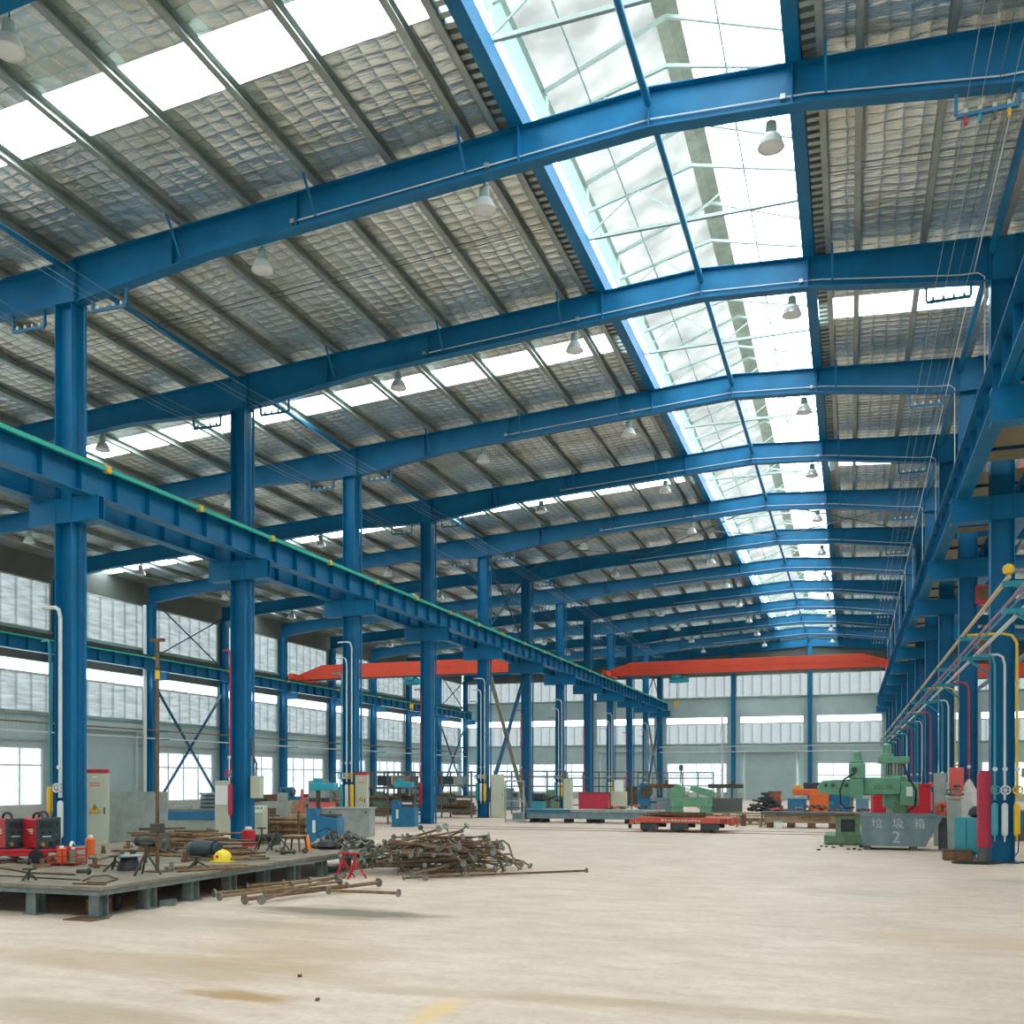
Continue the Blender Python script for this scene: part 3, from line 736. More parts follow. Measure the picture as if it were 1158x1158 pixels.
# conduits and junction boxes on the beams
for k in range(0, 12):
    Y = FY(k) - .04
    x0, x1 = -9.9, 2.13
    t = thing('conduit', 'thin white conduit along the %s roof beam, turning down at the right column' % (ORD[k] if k else 'nearest'), 'conduit', (0, Y, 0), 0, 'conduits on the roof beams')
    pts = [(x, 0, ztop(x) - hd(x) + .17) for x in (x0, -8, ML, -4.3, XC, -2, MR, -.6)] + [(x1, 0, ztop(x1) - hd(x1) + .16), (x1 + .35, 0, ztop(x1) - hd(x1) + .15), (x1 + .47, 0, ztop(x1) - hd(x1) + .05), (x1 + .48, 0, 8.6)]
    obj('tube', MB().tube(pts, .014, 6), 'pipe_white', t, smooth=True)
    for x in (-9.9, -6.0, -1.0):
        obj('junction_box', MB().bb(x - .04, x + .04, -.04, .03, ztop(x) - hd(x) + .13, ztop(x) - hd(x) + .21), 'galv', t)

# insulator hangers with busbar wires
def hanger(w=.85, h=.36):
    t = thing('insulator_hanger', '', 'hanger')
    m = MB(); m.bb(-w / 2, w / 2, -.03, .03, 0, .05)
    obj('crossbar', m, 'azure', t)
    for s in (-1, 1): obj('hanger_arm', MB().bb(s * w / 2 - .025, s * w / 2 + .025, -.025, .025, .05, h), 'azure', t)
    for i in range(4):
        obj('insulator', MB().lathe([(.02, .05), (.032, .06), (.032, .085), (.018, .09), (.03, .1), (.03, .12), (.012, .13)], (-w / 2 + .13 + i * (w - .26) / 3, 0, 0), 8), 'alu', t)
    return t
h0 = hanger(); first = True
rows = [(-14.2, 'right of the left column'), (-16.3, 'left of the left column'), (1.93, 'beside the right column')]
for k in range(1, 12):
    for x, nm in rows:
        dep = hd(x) if x > -15 else hl(x)
        zb = ztop(x) - dep
        lab = 'small blue insulator frame under %s roof beam, %s' % (ORD[k], nm)
        loc = (x, FY(k), zb - .34)
        if first: h0.location = loc; h0['label'] = lab; h0['group'] = 'insulator frames'; first = False
        else: dup(h0, loc, label=lab)
wcol = ['magenta', 'cyan', 'darkgrey', 'yellow']
for x, nm in ((-14.2, 'right of the left column heads'), (-16.3, 'left of the left column heads'), (1.93, 'beside the right column heads')):
    dep = hd(x) if x > -15 else hl(x); z = ztop(x) - dep - .34 + .135
    for i in range(4):
        xx = x - .295 + i * .59 / 3
        pts = []
        for k in range(1, 11):
            for q in range(4): u = q / 4; pts.append((xx, FY(k) + 6 * u, z - .28 * 4 * u * (1 - u) * .5))
        pts = [(xx, 9.5, z - .05)] + pts + [(xx, FY(11), z)]
        tag(obj('busbar_wire', MB().tube(pts, .0055, 5), ('galv', 'galv', 'darkgrey', 'galv')[i]), 'long bare wire %s, %s of four from left' % (nm, ORD[i + 1]), 'wire', 'wires on the insulator frames')
# coloured strain insulators on the nearest right-hand frame
for i, c in enumerate(('magenta', 'teal', 'darkgrey', 'yellow')):
    x = 1.635 + i * .59 / 3; z = ztop(1.93) - hd(1.93) - .3
    tag(obj('strain_insulator', MB().lathe([(.012, 0), (.03, .02), (.022, .07), (.034, .1), (.022, .14), (.01, .17)], (x, FY(1) + .0, z - .17), 10), c, smooth=True),
        '%s strain insulator hanging from the nearest right-hand insulator frame' % ('red', 'green', 'dark', 'yellow')[i], 'insulator')
# two pull cords falling in a long line beside the right columns
tag(obj('pull_cord', MB().tube([(2.43, 16, 12.4), (2.38, 28, 11.8), (2.2, 64, 10.0)], .012, 5), 'pipe_white'), 'long pale cable slanting in front of the right column heads', 'cable')

# ------------------------------------------------------------------ overhead cranes
def crane(lab, x0, x1, y, zr, h, hx, txt=None):
    t = thing('overhead_crane', lab, 'crane', (0, y, 0))
    zb = zr + .12; tp = 1.6
    poly = [(x0, zb + .18), (x0, zb + .42), (x0 + tp, zb + h), (x1 - tp, zb + h), (x1, zb + .42), (x1, zb + .18), (x1 - .4, zb + .1), (x0 + .4, zb + .1)]
    obj('bridge_girder', MB().prism(poly, -.28, .28), 'crane_red', t, bevel=.02)
    m = MB(); m.bb(x0 + .4, x1 - .4, -.34, -.28, zb + .1, zb + .13); m.bb(x0 + 1.2, x1 - 1.2, -.3, -.28, zb + h * .55, zb + h * .55 + .03)
    obj('girder_rib', m, 'pinkred', t)
    obj('bottom_flange', MB().bb(x0 + .6, x1 - .6, -.2, .2, zb + .04, zb + .1), 'darkgrey', t)
    for x in (x0 + .15, x1 - .15):
        e = obj('end_carriage', MB().bb(x - .15, x + .15, -1.5, 1.5, zb + .03, zb + .36), 'crane_red', t, bevel=.02)
        for yy in (-1.25, 1.25):
            obj('wheel', MB().cyl((x - .05, yy, zb + .145), (x + .05, yy, zb + .145), .14, 16), 'steel_dark', e)
    hst = obj('hoist', MB().cyl((hx - .45, 0, zb - .25), (hx + .45, 0, zb - .25), .2, 16).bb(hx - .25, hx + .25, -.3, .3, zb - .16, zb + .04).bb(hx + .45, hx + .75, -.15, .15, zb - .42, zb - .1), 'teal', t, smooth=True)
    obj('hook_rope', MB().cyl((hx, 0, zb - .45), (hx, 0, zb - 1.6), .02, 6), 'steel_dark', hst)
    obj('hook_block', MB().box(hx, 0, zb - 1.7, .22, .12, .24).torus((hx, 0, zb - 1.92), .09, .025, 'y', 12, 6), 'yellow', hst)
    m = MB(); m.bb(x0 + .5, x1 - .5, .34, .37, zb + .25, zb + .28); 
    obj('cable_track', m, 'darkgrey', t)
    return t
crane('red overhead crane spanning the middle bay between the two column rows', -14.75, 2.32, 61.2, 8.08, .92, -10.3)
crane('red overhead crane spanning the left aisle to the window wall', -32.5, -15.75, 53.2, 7.68, .95, -24.9)
crane('red overhead crane in the right aisle, close behind the nearest right column', 3.5, 26.2, 24.6, 8.08, .95, 14)
crane('red overhead crane far down the right aisle', 3.5, 26.2, 70, 8.08, 1.0, 12)

# ------------------------------------------------------------------ gas pipes along the right row
RY0, RY1 = 9.5, 80.0   # the upper run starts at the nearest bracket
for x, z, c, lab in ((2.2, 4.66, 'run_yellow', 'upper yellowish gas pipe on brackets along the right columns'), (2.2, 4.29, 'run_mauve', 'crimson gas pipe on the lower brackets along the right columns, outermost'),
                     (2.30, 4.29, 'run_blue', 'pale blue air pipe beside the crimson one on the right brackets'), (2.50, 4.30, 'pipe_white', 'white pipe nearest the right columns on the lower brackets')):
    m = MB(); m.cyl((x, 15.8 if c == 'run_yellow' else RY0, z), (x, RY1, z), {'run_yellow': .034, 'run_mauve': .024, 'run_blue': .02}.get(c, .036), 10)
    tag(obj('gas_pipe', m, 'pipe_white' if c in ('pipe_white',) else c, smooth=True), lab, 'pipe')
for k in range(1, 12):
    for z, w in ((4.60, 'upper'), (4.19, 'lower')):
        m = MB(); m.bb(-.78, -.22, -.05, .05, -.035, .035); m.bar((-.6, 0, -.03), (-.22, 0, -.35), .04)
        tag(obj('pipe_bracket', m, 'teal', loc=(XR, FY(k) + .1, z)), '%s teal pipe bracket on the %s' % (w, 'column just outside the right edge' if k == 1 else ORD[k - 1] + ' right-hand column'), 'bracket', 'pipe brackets on the right columns')

def drop(x, y, z0, zt, col, capcol, lab, bend=(0, 0), wheel=True, L_=.62, ztop_=None, cat='gas pipe', r=.024, side=1):
    """pipe falling down a column to a hand-wheel valve and a coloured drip pot"""
    t = thing('gas_drop', lab, cat, (x, y, 0))
    pts = [(0, 0, zt - .2), (0, 0, z0 + L_ + .1)]
    obj('pipe', MB().tube(pts, r, 8), col, t, smooth=True)
    br = MB().tube([(bend[0], bend[1], zt + .01), (bend[0] * .3, bend[1] * .3, zt + .01), (bend[0] * .1, bend[1] * .1, zt - .04), (0, 0, zt - .2)], r, 8)
    tag(obj('branch_pipe', br, col, smooth=True, loc=(x, y, 0)), 'elbowed branch above the ' + lab.split(' of three')[0].split(', ')[0].replace(' from the camera', '').replace(' with hand wheel', '').replace('with a long red pot ', ''), 'pipe')
    if wheel:
        zv = z0 + L_ + .3
        v = obj('valve', MB().lathe([(.05, -.09), (.05, -.07), (.028, -.05), (.045, 0), (.028, .05), (.05, .07), (.05, .09)], (0, 0, zv), 12).cyl((0, 0, zv), (0, -.1, zv), .016, 8), 'galv', t, smooth=True)
        m = MB().torus((0, -.11, zv), .085, .014, 'y', 18, 6)
        for a in range(3): m.cyl((.085 * math.cos(a * PI / 3), -.11, zv + .085 * math.sin(a * PI / 3)), (-.085 * math.cos(a * PI / 3), -.11, zv - .085 * math.sin(a * PI / 3)), .009, 5)
        obj('hand_wheel', m, capcol, v, smooth=True)
        obj('pressure_gauge', MB().cyl((0, -.02, zv + .42), (0, -.06, zv + .42), .045, 14), 'pipe_white', t)
    obj('drip_pot', MB().lathe([(.02, L_ + .04), (.05, L_ + .02), (.062, L_ - .02), (.062, .05), (.05, .01), (.02, -.01), (.014, -.12), (.005, -.12)], (0, 0, z0), 14), capcol, t, smooth=True)
    return t
# nearest right column (three drops, cyan / white / yellow)
yc = FY(2)
drop(XR - .16, yc - .27, .56, 4.2, 'cyan', 'cyan', 'cyan gas drop with hand wheel on the nearest right column, leftmost of three', (-.35, .1))
drop(XR + .02, yc - .27, .56, 4.2, 'pipe_white', 'pipe_white', 'white gas drop with hand wheel on the nearest right column, middle of three', (-.4, .1))
drop(XR + .24, yc - .27, .56, 4.62, 'yellow', 'yellow', 'yellow gas drop with hand wheel on the nearest right column, rightmost of three', (-.9, .1), r=.028)
drop(XR - .0, FY(3) - .22, .9, 4.2, 'magenta', 'magenta', 'crimson gas drop behind the cloth bag on the second right column', (-.4, .05), True, .4)
for k in range(4, 12):
    y = FY(k) - .24; w = ORD[k - 1] + ' right column from the camera'
    if k % 2 == 0:
        drop(XR - .14, y, .56, 4.2, 'cyan', 'teal', 'cyan gas drop on the ' + w, (-.3, .1)); drop(XR + .04, y, .56, 4.2, 'pipe_white', 'pipe_white', 'white gas drop on the ' + w, (-.4, .1))
        drop(XR + .24, y, .56, 4.6, 'yellow', 'yellow', 'yellow gas drop on the ' + w, (-.8, .1))
    else: drop(XR - .05, y, .5, 4.2, 'magenta', 'pinkred', 'crimson gas drop on the ' + w, (-.4, .05), True, .7)
# left row
y = FY(1) - .26
drop(XL + .02, y, .5, 5.2, 'pipe_white', 'pipe_white', 'white gas drop on the front of the nearest left column', (-.45, 0), True, .72, r=.04)
drop(XL - .55, y + .3, 1.0, 4.6, 'cyan', 'yellow', 'cyan pipe with yellow pot left of the nearest left column', (-.3, .1), False, .5, r=.025)
for k in range(2, 12):
    y = FY(k) - .25; w = ORD[k] + ' left column from the camera'
    if k % 2 == 0: drop(XL - .16, y, .75, 5.1, 'magenta', 'magenta', 'crimson gas drop with a long red pot on the ' + w, (-.3, .1), True, .8)
    else:
        drop(XL - .2, y, .75, 5.1, 'cyan', 'teal', 'teal gas drop on the ' + w, (-.4, .1), True, .75)
        drop(XL - .02, y, .75, 5.6, 'pipe_white', 'pipe_white', 'white gas drop on the ' + w, (-.45, .1), True, .75)
        drop(XL + .16, y, .75, 6.1, 'pipe_white', 'yellow', 'yellow-potted gas drop on the ' + w, (-.55, .1), True, .75)
# downpipes fixed at the right-hand flange of the left columns, and pipes on the left wall
for k in range(1, 11):
    tag(obj('downpipe', MB().cyl((XL + .31, FY(k) + .1, 0.05), (XL + .31, FY(k) + .1, 12.1), .035, 8), 'blue', smooth=True), 'slim blue downpipe beside the %s left column' % ORD[k], 'pipe', 'downpipes on the left columns')
for z, c in ((4.12, 'rust2'), (3.72, 'pipe_white')):
    tag(obj('wall_pipe', MB().cyl((XWL + .65, 22, z), (XWL + .65, YE, z), .035, 8), c, smooth=True), '%s pipe run on the left wall columns' % ('rusty upper' if c == 'rust2' else 'pale lower'), 'pipe')
for k in range(3, 12):
    for z in (4.06, 3.66):
        tag(obj('pipe_bracket', MB().bb(0, .75, -.04, .04, -.03, .03), 'teal', loc=(XWL + .5, FY(k) + .22, z)), '%s pipe bracket on the %s left wall column' % ('upper' if z > 4 else 'lower', ORD[k - 2]), 'bracket', 'pipe brackets on the wall columns')
tag(obj('downpipe', MB().cyl((XWL + .8, FY(5) - 1.0, .05), (XWL + .8, FY(5) - 1.0, 10.2), .09, 10), 'pipe_white', smooth=True), 'white rainwater downpipe in front of the third wall column', 'pipe')
tag(obj('downpipe', MB().cyl((-10.0, YE - .1, .05), (-10.0, YE - .1, 7.2), .09, 10), 'pipe_white', smooth=True), 'white rainwater downpipe on the end wall left of the shutter', 'pipe')
for x, z in ((-9.1, 4.4), (-9.1, 3.95)):
    tag(obj('wall_pipe', MB().cyl((XL, YE - .35, z), (XR, YE - .35, z), .035, 8), 'pipe_white', smooth=True), '%s white pipe across the end wall' % ('upper' if z > 4.2 else 'lower'), 'pipe')

tag(obj('air_main', MB().cyl((3.55, 16.3, 4.35), (3.55, 80, 4.35), .055, 10), 'run_blue', smooth=True), 'thick blue-grey pipe running behind the right columns at bracket height', 'pipe')

# ------------------------------------------------------------------ things on the floor
_f = 1098.; _t = math.atan(382 / _f); _c, _s = math.cos(_t), math.sin(_t)
def fp(px, py, z=0.):
    """real-world point at height z that the photograph shows there"""
    d = (1.7 - z) * _f / (py - 881.); l = (px - 579) / _f * d
    return (l * _c - d * _s, l * _s + d * _c, z)
def ap(px, Y):
    g = (px - 579) / _f; return Y * (g * _c - _s) / (_c + g * _s)
R = random.Random(11)
ZP_ = .39
# rails in the floor
for i, y in enumerate((30.95, 32.35)):
    t = thing('floor_rail', 'steel transfer rail let into the floor, %s of the two' % ('nearer' if i == 0 else 'farther'), 'rail', (0, y, 0))
    obj('rail_head', MB().bb(-14.2, 2.4, -.03, .03, -.01, .012), 'rust', t); obj('groove_strip', MB().bb(-14.2, 2.4, .03, .1, -.02, .004), 'steel_dark', t)

# --- welding platform
t = thing('welding_platform', 'large low steel work platform on stub legs in the left foreground', 'platform', (0, 0, 0))
obj('deck', MB().bb(-14.3, -8.57, 9.45, 17.4, .345, ZP_), 'platform', t, bevel=.004)
m = MB(); m.bb(-14.3, -8.59, 9.47, 9.53, .28, .345); m.bb(-8.65, -8.59, 9.53, 17.38, .28, .345)
obj('edge_frame', m, 'platform_side', t)
legs = [(-8.72, 9.6)] + [(-8.72, 9.6 + .885 * i) for i in range(1, 9)] + [(-8.72 - .98 * i, 9.6) for i in range(1, 6)] + [(-11.2, 12), (-11.2, 15), (-13.8, 12), (-13.8, 16), (-11.2, 17), (-13.9, 9.7)]
for x, y in legs:
    m = MB(); m.bb(x - .008, x + .008, y - .07, y + .07, .01, .29); m.bb(x - .075, x + .075, y - .085, y - .07, .01, .29); m.bb(x - .075, x + .075, y + .07, y + .085, .01, .29); m.bb(x - .11, x + .11, y - .11, y + .11, 0, .012)
    obj('leg', m, 'platform_side', t)

def flanged_pipe(lab, a, b, r=.022, fr=.06, group=None, bend=None, m_='rust2', extra=None):
    a = Vector(a); b = Vector(b); t = thing('flanged_pipe', lab, 'pipe', a, 0, group)
    d = b - a; pts = [Vector((0, 0, 0)), d]
    if bend is not None: pts = [Vector((0, 0, 0)), d * .86, d * .93 + Vector(bend) * .25, d * .97 + Vector(bend)]
    obj('tube', MB().tube(pts, r, 7), m_, t, smooth=True)
    u = (pts[1] - pts[0]).normalized(); v = (pts[-1] - pts[-2]).normalized()
    obj('flange', MB().cyl(-u * .018, u * .004, fr, 12), 'steel_flange', t)
    obj('flange', MB().cyl(pts[-1] - v * .004, pts[-1] + v * .018, fr, 12), 'steel_flange', t)
    return t
gp = 'loose flanged pipes in front of the platform'
fl = [((277, 1017), (428, 998), .03, .07, 'nearest long flanged pipe lying in front of the platform'), ((243, 1010), (330, 1002), .024, .06, 'flanged pipe with its end farthest left in front of the platform'),
      ((249, 1014), (384, 997), .022, .055, 'thin flanged pipe beneath the others in front of the platform'), ((279, 1002), (350, 996), .026, .065, 'short flanged pipe close to the platform legs'),
      ((296, 1018), (388, 990), .02, .06, 'flanged pipe lying askew across the others in front of the platform'), ((372, 1007), (450, 1010), .022, .055, 'flanged pipe farthest right in front of the platform'),
      ((262, 1004), (320, 998), .02, .05, 'small flanged pipe behind the rest in front of the platform'), ((300, 1010), (392, 1001), .02, .05, 'rusty pipe half hidden among those in front of the platform'),
      ((330, 1000), (380, 992), .018, .05, 'shortest pipe lying in front of the platform legs')]
for i, (p, q, r, fr, lab) in enumerate(fl):
    z = fr + (.05 * (i % 3)); flanged_pipe(lab, fp(*p, z), fp(*q, z + .02), r, fr, gp)
flanged_pipe('very long thin rusty pipe lying alone on the open floor', fp(457, 993, .035), fp(663, 984.5, .035), .02, .05, None, None, 'rust')

# --- the great heap of bent flanged pipes
lab = 'rusty flanged pipe in the big tangled heap on the floor'
def hz(x, y):
    u = (x + 7.15) / 1.3; v = (y - 16.4) / 1.3; return max(.08, .86 * (1 - .8 * u * u - .5 * v * v))
for i in range(140):
    x = -7.15 + R.gauss(0, .5); y = 16.4 + R.uniform(-1.0, 1.2)
    L_ = R.uniform(.6, 1.9); a = R.gauss(.1, .42) + (PI / 2 if R.random() < .14 else 0)
    if x + L_ / 2 > -5.75: x = -5.75 - L_ / 2
    if x - L_ / 2 < -8.25: x = -8.25 + L_ / 2
    top = hz(x, y); z = R.uniform(.06, 1) ** .7 * top
    dx, dy = math.cos(a) * L_ / 2, math.sin(a) * L_ / 2
    za = max(.06, min(z + R.uniform(-.22, .15), hz(x - dx, y - dy) + .06)); zb = max(.06, min(z + R.uniform(-.22, .15), hz(x + dx, y + dy) + .12))
    bend = None
    if R.random() < .4: bend = (R.uniform(.02, .12), R.uniform(-.08, .08), max(-(zb - .06), R.uniform(-.35, .18)))
    flanged_pipe(lab, (x - dx, y - dy, za), (x + dx, y + dy, zb), R.choice((.013, .016, .02)), R.choice((.04, .05, .058)), 'tangled heap of flanged pipes', bend, R.choice(('rust', 'rust2', 'rust2', 'steel_dark')))
flanged_pipe('bent pipe sticking out of the heap to the right at the top', fp(500, 958, .45), fp(580, 949.5, .55), .02, .045, None, (.12, -.2, -.35))
flanged_pipe('straight pipe leaning out of the heap down to the right', fp(555, 958, .42), fp(590, 980, .06), .024, .075)
flanged_pipe('pipe leaning steeply at the front of the heap', fp(500, 982, .1), fp(548, 950, .5), .02, .06)
flanged_pipe('pipe lying along the front foot of the heap', fp(487, 984, .07), fp(560, 985, .05), .02, .06)

# --- heap of loose flanges at the platform end
def flange(r=.07):
    t = thing('pipe_flange', 'small grey steel flange in the heap at the platform end', 'flange', (0, 0, 0), 0, 'loose flanges on the platform')
    obj('ring', MB().lathe([(r, 0), (r, .02), (r * .45, .022), (r * .45, .05), (r * .32, .05), (r * .32, 0)], n=14), 'steel_flange', t); return t
f0 = flange(); f1 = None
for i in range(150):
    ang = R.uniform(0, 6.28); rr = R.random() ** .6; x = -9.25 + .62 * rr * math.cos(ang); y = 16.6 + .7 * rr * math.sin(ang)
    if i > 100: x = -8.2 + R.uniform(-.25, .5); y = 16.2 + R.uniform(-1.2, 1.3)
    z = (ZP_ if i <= 100 else .1) + .03 + R.random() * (.34 * (1.02 - rr) if i <= 100 else .3)
    z = max(z, (ZP_ if i <= 100 else 0) + .04)
    o = f0 if i == 0 else dup(f0)
    o.location = (x, y, z); o.rotation_euler = (R.uniform(-1.6, 1.6), R.uniform(-1.6, 1.6), R.uniform(0, 6)); k = R.uniform(.7, 1.35); o.scale = (k, k, k)
    if i > 100: o['label'] = 'small grey steel flange at the left end of the tangled pipe heap'; o['group'] = 'loose flanges by the pipe heap'

# --- bars and offcuts lying on the platform
def lay(lab, pts, r, m_='rust', z=ZP_, cat='steel bar', name='steel_bar', grp=None):
    P_ = [fp(px, py, z + r + dz) for px, py, dz in pts]
    return tag(obj(name, MB().tube(P_, r, 7), m_, smooth=True), lab, cat, grp)
bars = [([(0, 981, 0), (35, 987, 0), (85, 989, 0)], .014, 'rust', 'long rusty bar near the front left edge of the platform'),
        ([(0, 990, 0), (90, 995, 0)], .01, 'steel_dark', 'thin dark bar along the platform front edge'),
        ([(82, 999, 0), (120, 1000, 0)], .012, 'rust', 'short bar close to the platform front corner'),
        ([(94, 996, 0), (104, 991, .02), (122, 990, .02), (133, 994, 0), (120, 998, 0), (98, 998, 0)], .012, 'rust', 'rusty bar bent into a loop near the platform corner'),
        ([(100, 978, 0), (160, 980, 0)], .016, 'rust2', 'brown pipe offcut in the middle of the platform'),
        ([(110, 972, 0), (140, 964, .03)], .016, 'rust2', 'brown bar slanting back towards the cream cabinet'),
        ([(126, 962, 0), (166, 962, 0)], .02, 'rust', 'rusty pipe in front of the grey steel sheet'),
        ([(186, 982, 0), (280, 979, 0)], .03, 'rust2', 'thick tan pipe lying along the platform right edge'),
        ([(200, 985, 0), (300, 979, .0)], .02, 'rust2', 'thin tan pipe right at the platform edge'),
        ([(240, 968, 0), (300, 964, 0)], .016, 'rust', 'brown bar behind the yellow hard hat'),
        ([(282, 969, .02), (300, 969, .02)], .03, 'steel_dark', 'short dark shaft beyond the yellow hard hat'),
        ([(0, 976, 0), (26, 972, .02), (10, 968, .02)], .014, 'rust', 'coiled rusty bar at the left picture edge')]
for p, r, m_, lab in bars: lay(lab, p, r, m_)
for i in range(46):
    px = R.uniform(182, 268); py = R.uniform(946, 972) if i < 36 else R.uniform(958, 975); x, y, _ = fp(px, py, ZP_); L_ = R.uniform(.5, 1.5); a = R.gauss(0, .35)
    if y > 17.2: y = 17.2 - R.random()
    z = ZP_ + .02 + R.random() * (.26 if px < 258 else .1) * (1 if py < 962 else .25)
    m = MB().tube([(-L_ / 2, 0, 0), (L_ / 2, 0, R.uniform(-.02, .04))], .022, 7)
    o = obj('steel_bar', m, R.choice(('rust', 'rust2', 'rust')), smooth=True, loc=(x, y, z)); o.rotation_euler = (0, 0, a)
    tag(o, 'brown pipe offcut in the loose pile on the platform by the second column', 'steel bar', 'pipe offcuts piled on the platform')
# --- tall pole on a stand
x, y, _ = fp(178, 986, ZP_)
t = thing('support_pole', 'tall rusty pole with a small T head standing on the platform', 'pole', (x, y, ZP_))
obj('shaft', MB().cyl((0, 0, .02), (0, 0, 3.25), .026, 10), 'rust', t, smooth=True)
obj('head_plate', MB().bb(-.11, .11, -.03, .03, 3.25, 3.29), 'rust', t)
obj('foot_plate', MB().bb(-.12, .12, -.12, .12, 0, .02), 'rust', t)
obj('clamp_block', MB().bb(-.07, .07, -.07, .07, .55, .68).bb(-.3, .05, -.02, .02, .58, .62), 'steel_dark', t)
obj('yellow_band', MB().cyl((0, 0, 2.72), (0, 0, 2.84), .032, 10), 'yellow', t)
def jack(lab, px, py, h=.35, z=ZP_, m_='steel_dark', w=.2):
    x, y, _ = fp(px, py, z); t = thing('jack_stand', lab, 'stand', (x, y, z))
    for i in range(3):
        a = i * 2 * PI / 3 + .4; obj('leg', MB().bar((math.cos(a) * w, math.sin(a) * w, .012), (0, 0, h * .75), .025), m_, t)
    obj('screw', MB().cyl((0, 0, h * .4), (0, 0, h), .018, 8), m_, t); obj('head', MB().bb(-.07, .07, -.05, .05, h, h + .025), m_, t); return t
jack('black jack stand in front of the pole on the platform', 165, 990, .42); jack('small jack stand beside the round white-topped pedestal', 130, 985, .2)
jack('thin jack stand near the front left of the platform', 33, 996, .14, w=.1); jack('dark jack stand beside the red jug on the platform', 296, 962, .4)
jack('dark tripod stand left of the stool', 312, 962, .42, w=.25); jack('dark tripod stand between the two halves of the platform clutter', 222, 983, .16)
jack('red tripod stand under the platform edge, left of two', 388, 993, .42, 0, 'red'); jack('red tripod stand under the platform edge, right of two', 401, 994, .42, 0, 'red')
# round pedestal
x, y, _ = fp(146, 984, ZP_); t = thing('pedestal', 'round pedestal with a thin pale disc top on the platform', 'pedestal', (x, y, ZP_))
obj('base', MB().lathe([(.17, 0), (.16, .06), (.12, .16), (.11, .2)], n=16), 'black', t, smooth=True); obj('disc_top', MB().lathe([(.2, .2), (.2, .215)], n=20), 'sheet', t)
# big faceplate and shaft parts on a block
x, y, _ = fp(188, 968, ZP_); t = thing('bench_vice', 'oily steel chuck with a round face plate beside the tall pole', 'vice', (x - .25, y, ZP_))
obj('stand', MB().bb(-.12, .12, -.1, .1, 0, .16), 'rust', t); obj('body', MB().cyl((-.35, 0, .24), (.15, 0, .24), .09, 14), 'steel_dark', t, smooth=True)
obj('face_plate', MB().cyl((.15, 0, .24), (.2, 0, .24), .16, 20).cyl((.2, 0, .24), (.26, 0, .24), .05, 12), 'steel_flange', t); obj('screw', MB().cyl((-.6, 0, .24), (-.35, 0, .24), .02, 8), 'steel_flange', t)
x, y, _ = fp(232, 972, ZP_); t = thing('electric_motor', 'dark grey electric motor lying on the platform beside the yellow hard hat', 'motor', (x, y + .1, ZP_))
obj('body', MB().cyl((-.28, 0, .16), (.12, 0, .16), .14, 18), 'char', t, smooth=True); obj('end_cap', MB().cyl((.12, 0, .16), (.2, 0, .16), .11, 18), 'char', t)
for xx in (-.2, .08): obj('foot', MB().bb(xx - .04, xx + .04, -.13, .13, 0, .06), 'char', t)
obj('fin', MB().cyl((-.36, 0, .16), (-.28, 0, .16), .12, 18), 'darkgrey', t)
# hard hat
x, y, _ = fp(252, 974, ZP_); t = thing('hard_hat', 'yellow hard hat lying on the platform near its edge', 'hard hat', (x, y, ZP_))
obj('shell', MB().lathe([(.155, 0), (.15, .03), (.142, .08), (.11, .14), (.06, .175), (.01, .185)], n=22), 'yellow_plastic', t, smooth=True)
obj('brim', MB().lathe([(.19, 0), (.19, .008), (.15, .014), (.15, 0)], n=22).box(0, -.17, .008, .2, .1, .012), 'yellow_plastic', t); obj('ridge', MB().tube([(0, -.13, .09), (0, -.08, .155), (0, 0, .188), (0, .08, .155), (0, .13, .09)], .014, 8), 'yellow_plastic', t, smooth=True)
obj('badge', MB().cyl((0, -.142, .085), (0, -.152, .083), .025, 12), 'red', t)

# --- three welding machines on a trolley
def welder(lab, x, y, z, rz):
    t = thing('welding_machine', lab, 'welding machine', (x, y, z), rz, 'red welding machines on the trolley')
    obj('body', MB().bb(-.15, .15, -.22, .3, .02, .47), 'red', t, bevel=.012)
    f = obj('front_panel', MB().bb(-.155, .155, -.25, -.215, .01, .48), 'char', t, bevel=.008)
    obj('display', MB().bb(-.11, .11, -.258, -.25, .33, .43), 'black', f); obj('knob', MB().cyl((.06, -.25, .26), (.06, -.28, .26), .022, 12), 'black', f); obj('knob', MB().cyl((-.06, -.25, .26), (-.06, -.28, .26), .022, 12), 'black', f)
    obj('nameplate', MB().bb(-.07, .07, -.256, -.25, .19, .205), 'white', f)
    obj('socket', MB().cyl((-.08, -.25, .08), (-.08, -.29, .08), .03, 12), 'brass', f); obj('socket', MB().cyl((.08, -.25, .08), (.08, -.29, .08), .03, 12), 'black', f)
    obj('handle', MB().tube([(0, -.14, .47), (0, -.12, .53), (0, -.06, .56), (0, .06, .56), (0, .12, .53), (0, .14, .47)], .02, 8), 'black', t, smooth=True)
    m = MB()
    for q in range(3): m.bb(-.156, -.15, -.12, .05 - q * .05, .3 - q * .03, .315 - q * .03)
    obj('side_marking', m, 'white', t)
    return t
wx, wy, _ = fp(28, 974, ZP_)
t = thing('trolley', 'red wheeled trolley under the welding machines', 'trolley', (wx, wy, ZP_), .25)
obj('deck', MB().bb(-1.0, .55, -.35, .45, .17, .21), 'red', t, bevel=.01); obj('frame', MB().bb(-1.0, .55, -.37, -.33, .11, .17).bb(-1.0, .55, .41, .45, .11, .17).bb(.55, .8, -.03, .03, .13, .17), 'red', t)
for xx in (-.8, .42):
    for yy in (-.38, .47): obj('wheel', MB().cyl((xx, yy - .035, .11), (xx, yy + .035, .11), .11, 18), 'rubber', t, smooth=True)
zt = ZP_ + .21
welder('red welding machine with black front, nearest the blue column', wx + .25, wy + .02, zt, 1.3)
welder('red welding machine cut by the left picture edge', wx - .22, wy - .13, zt, 1.3)
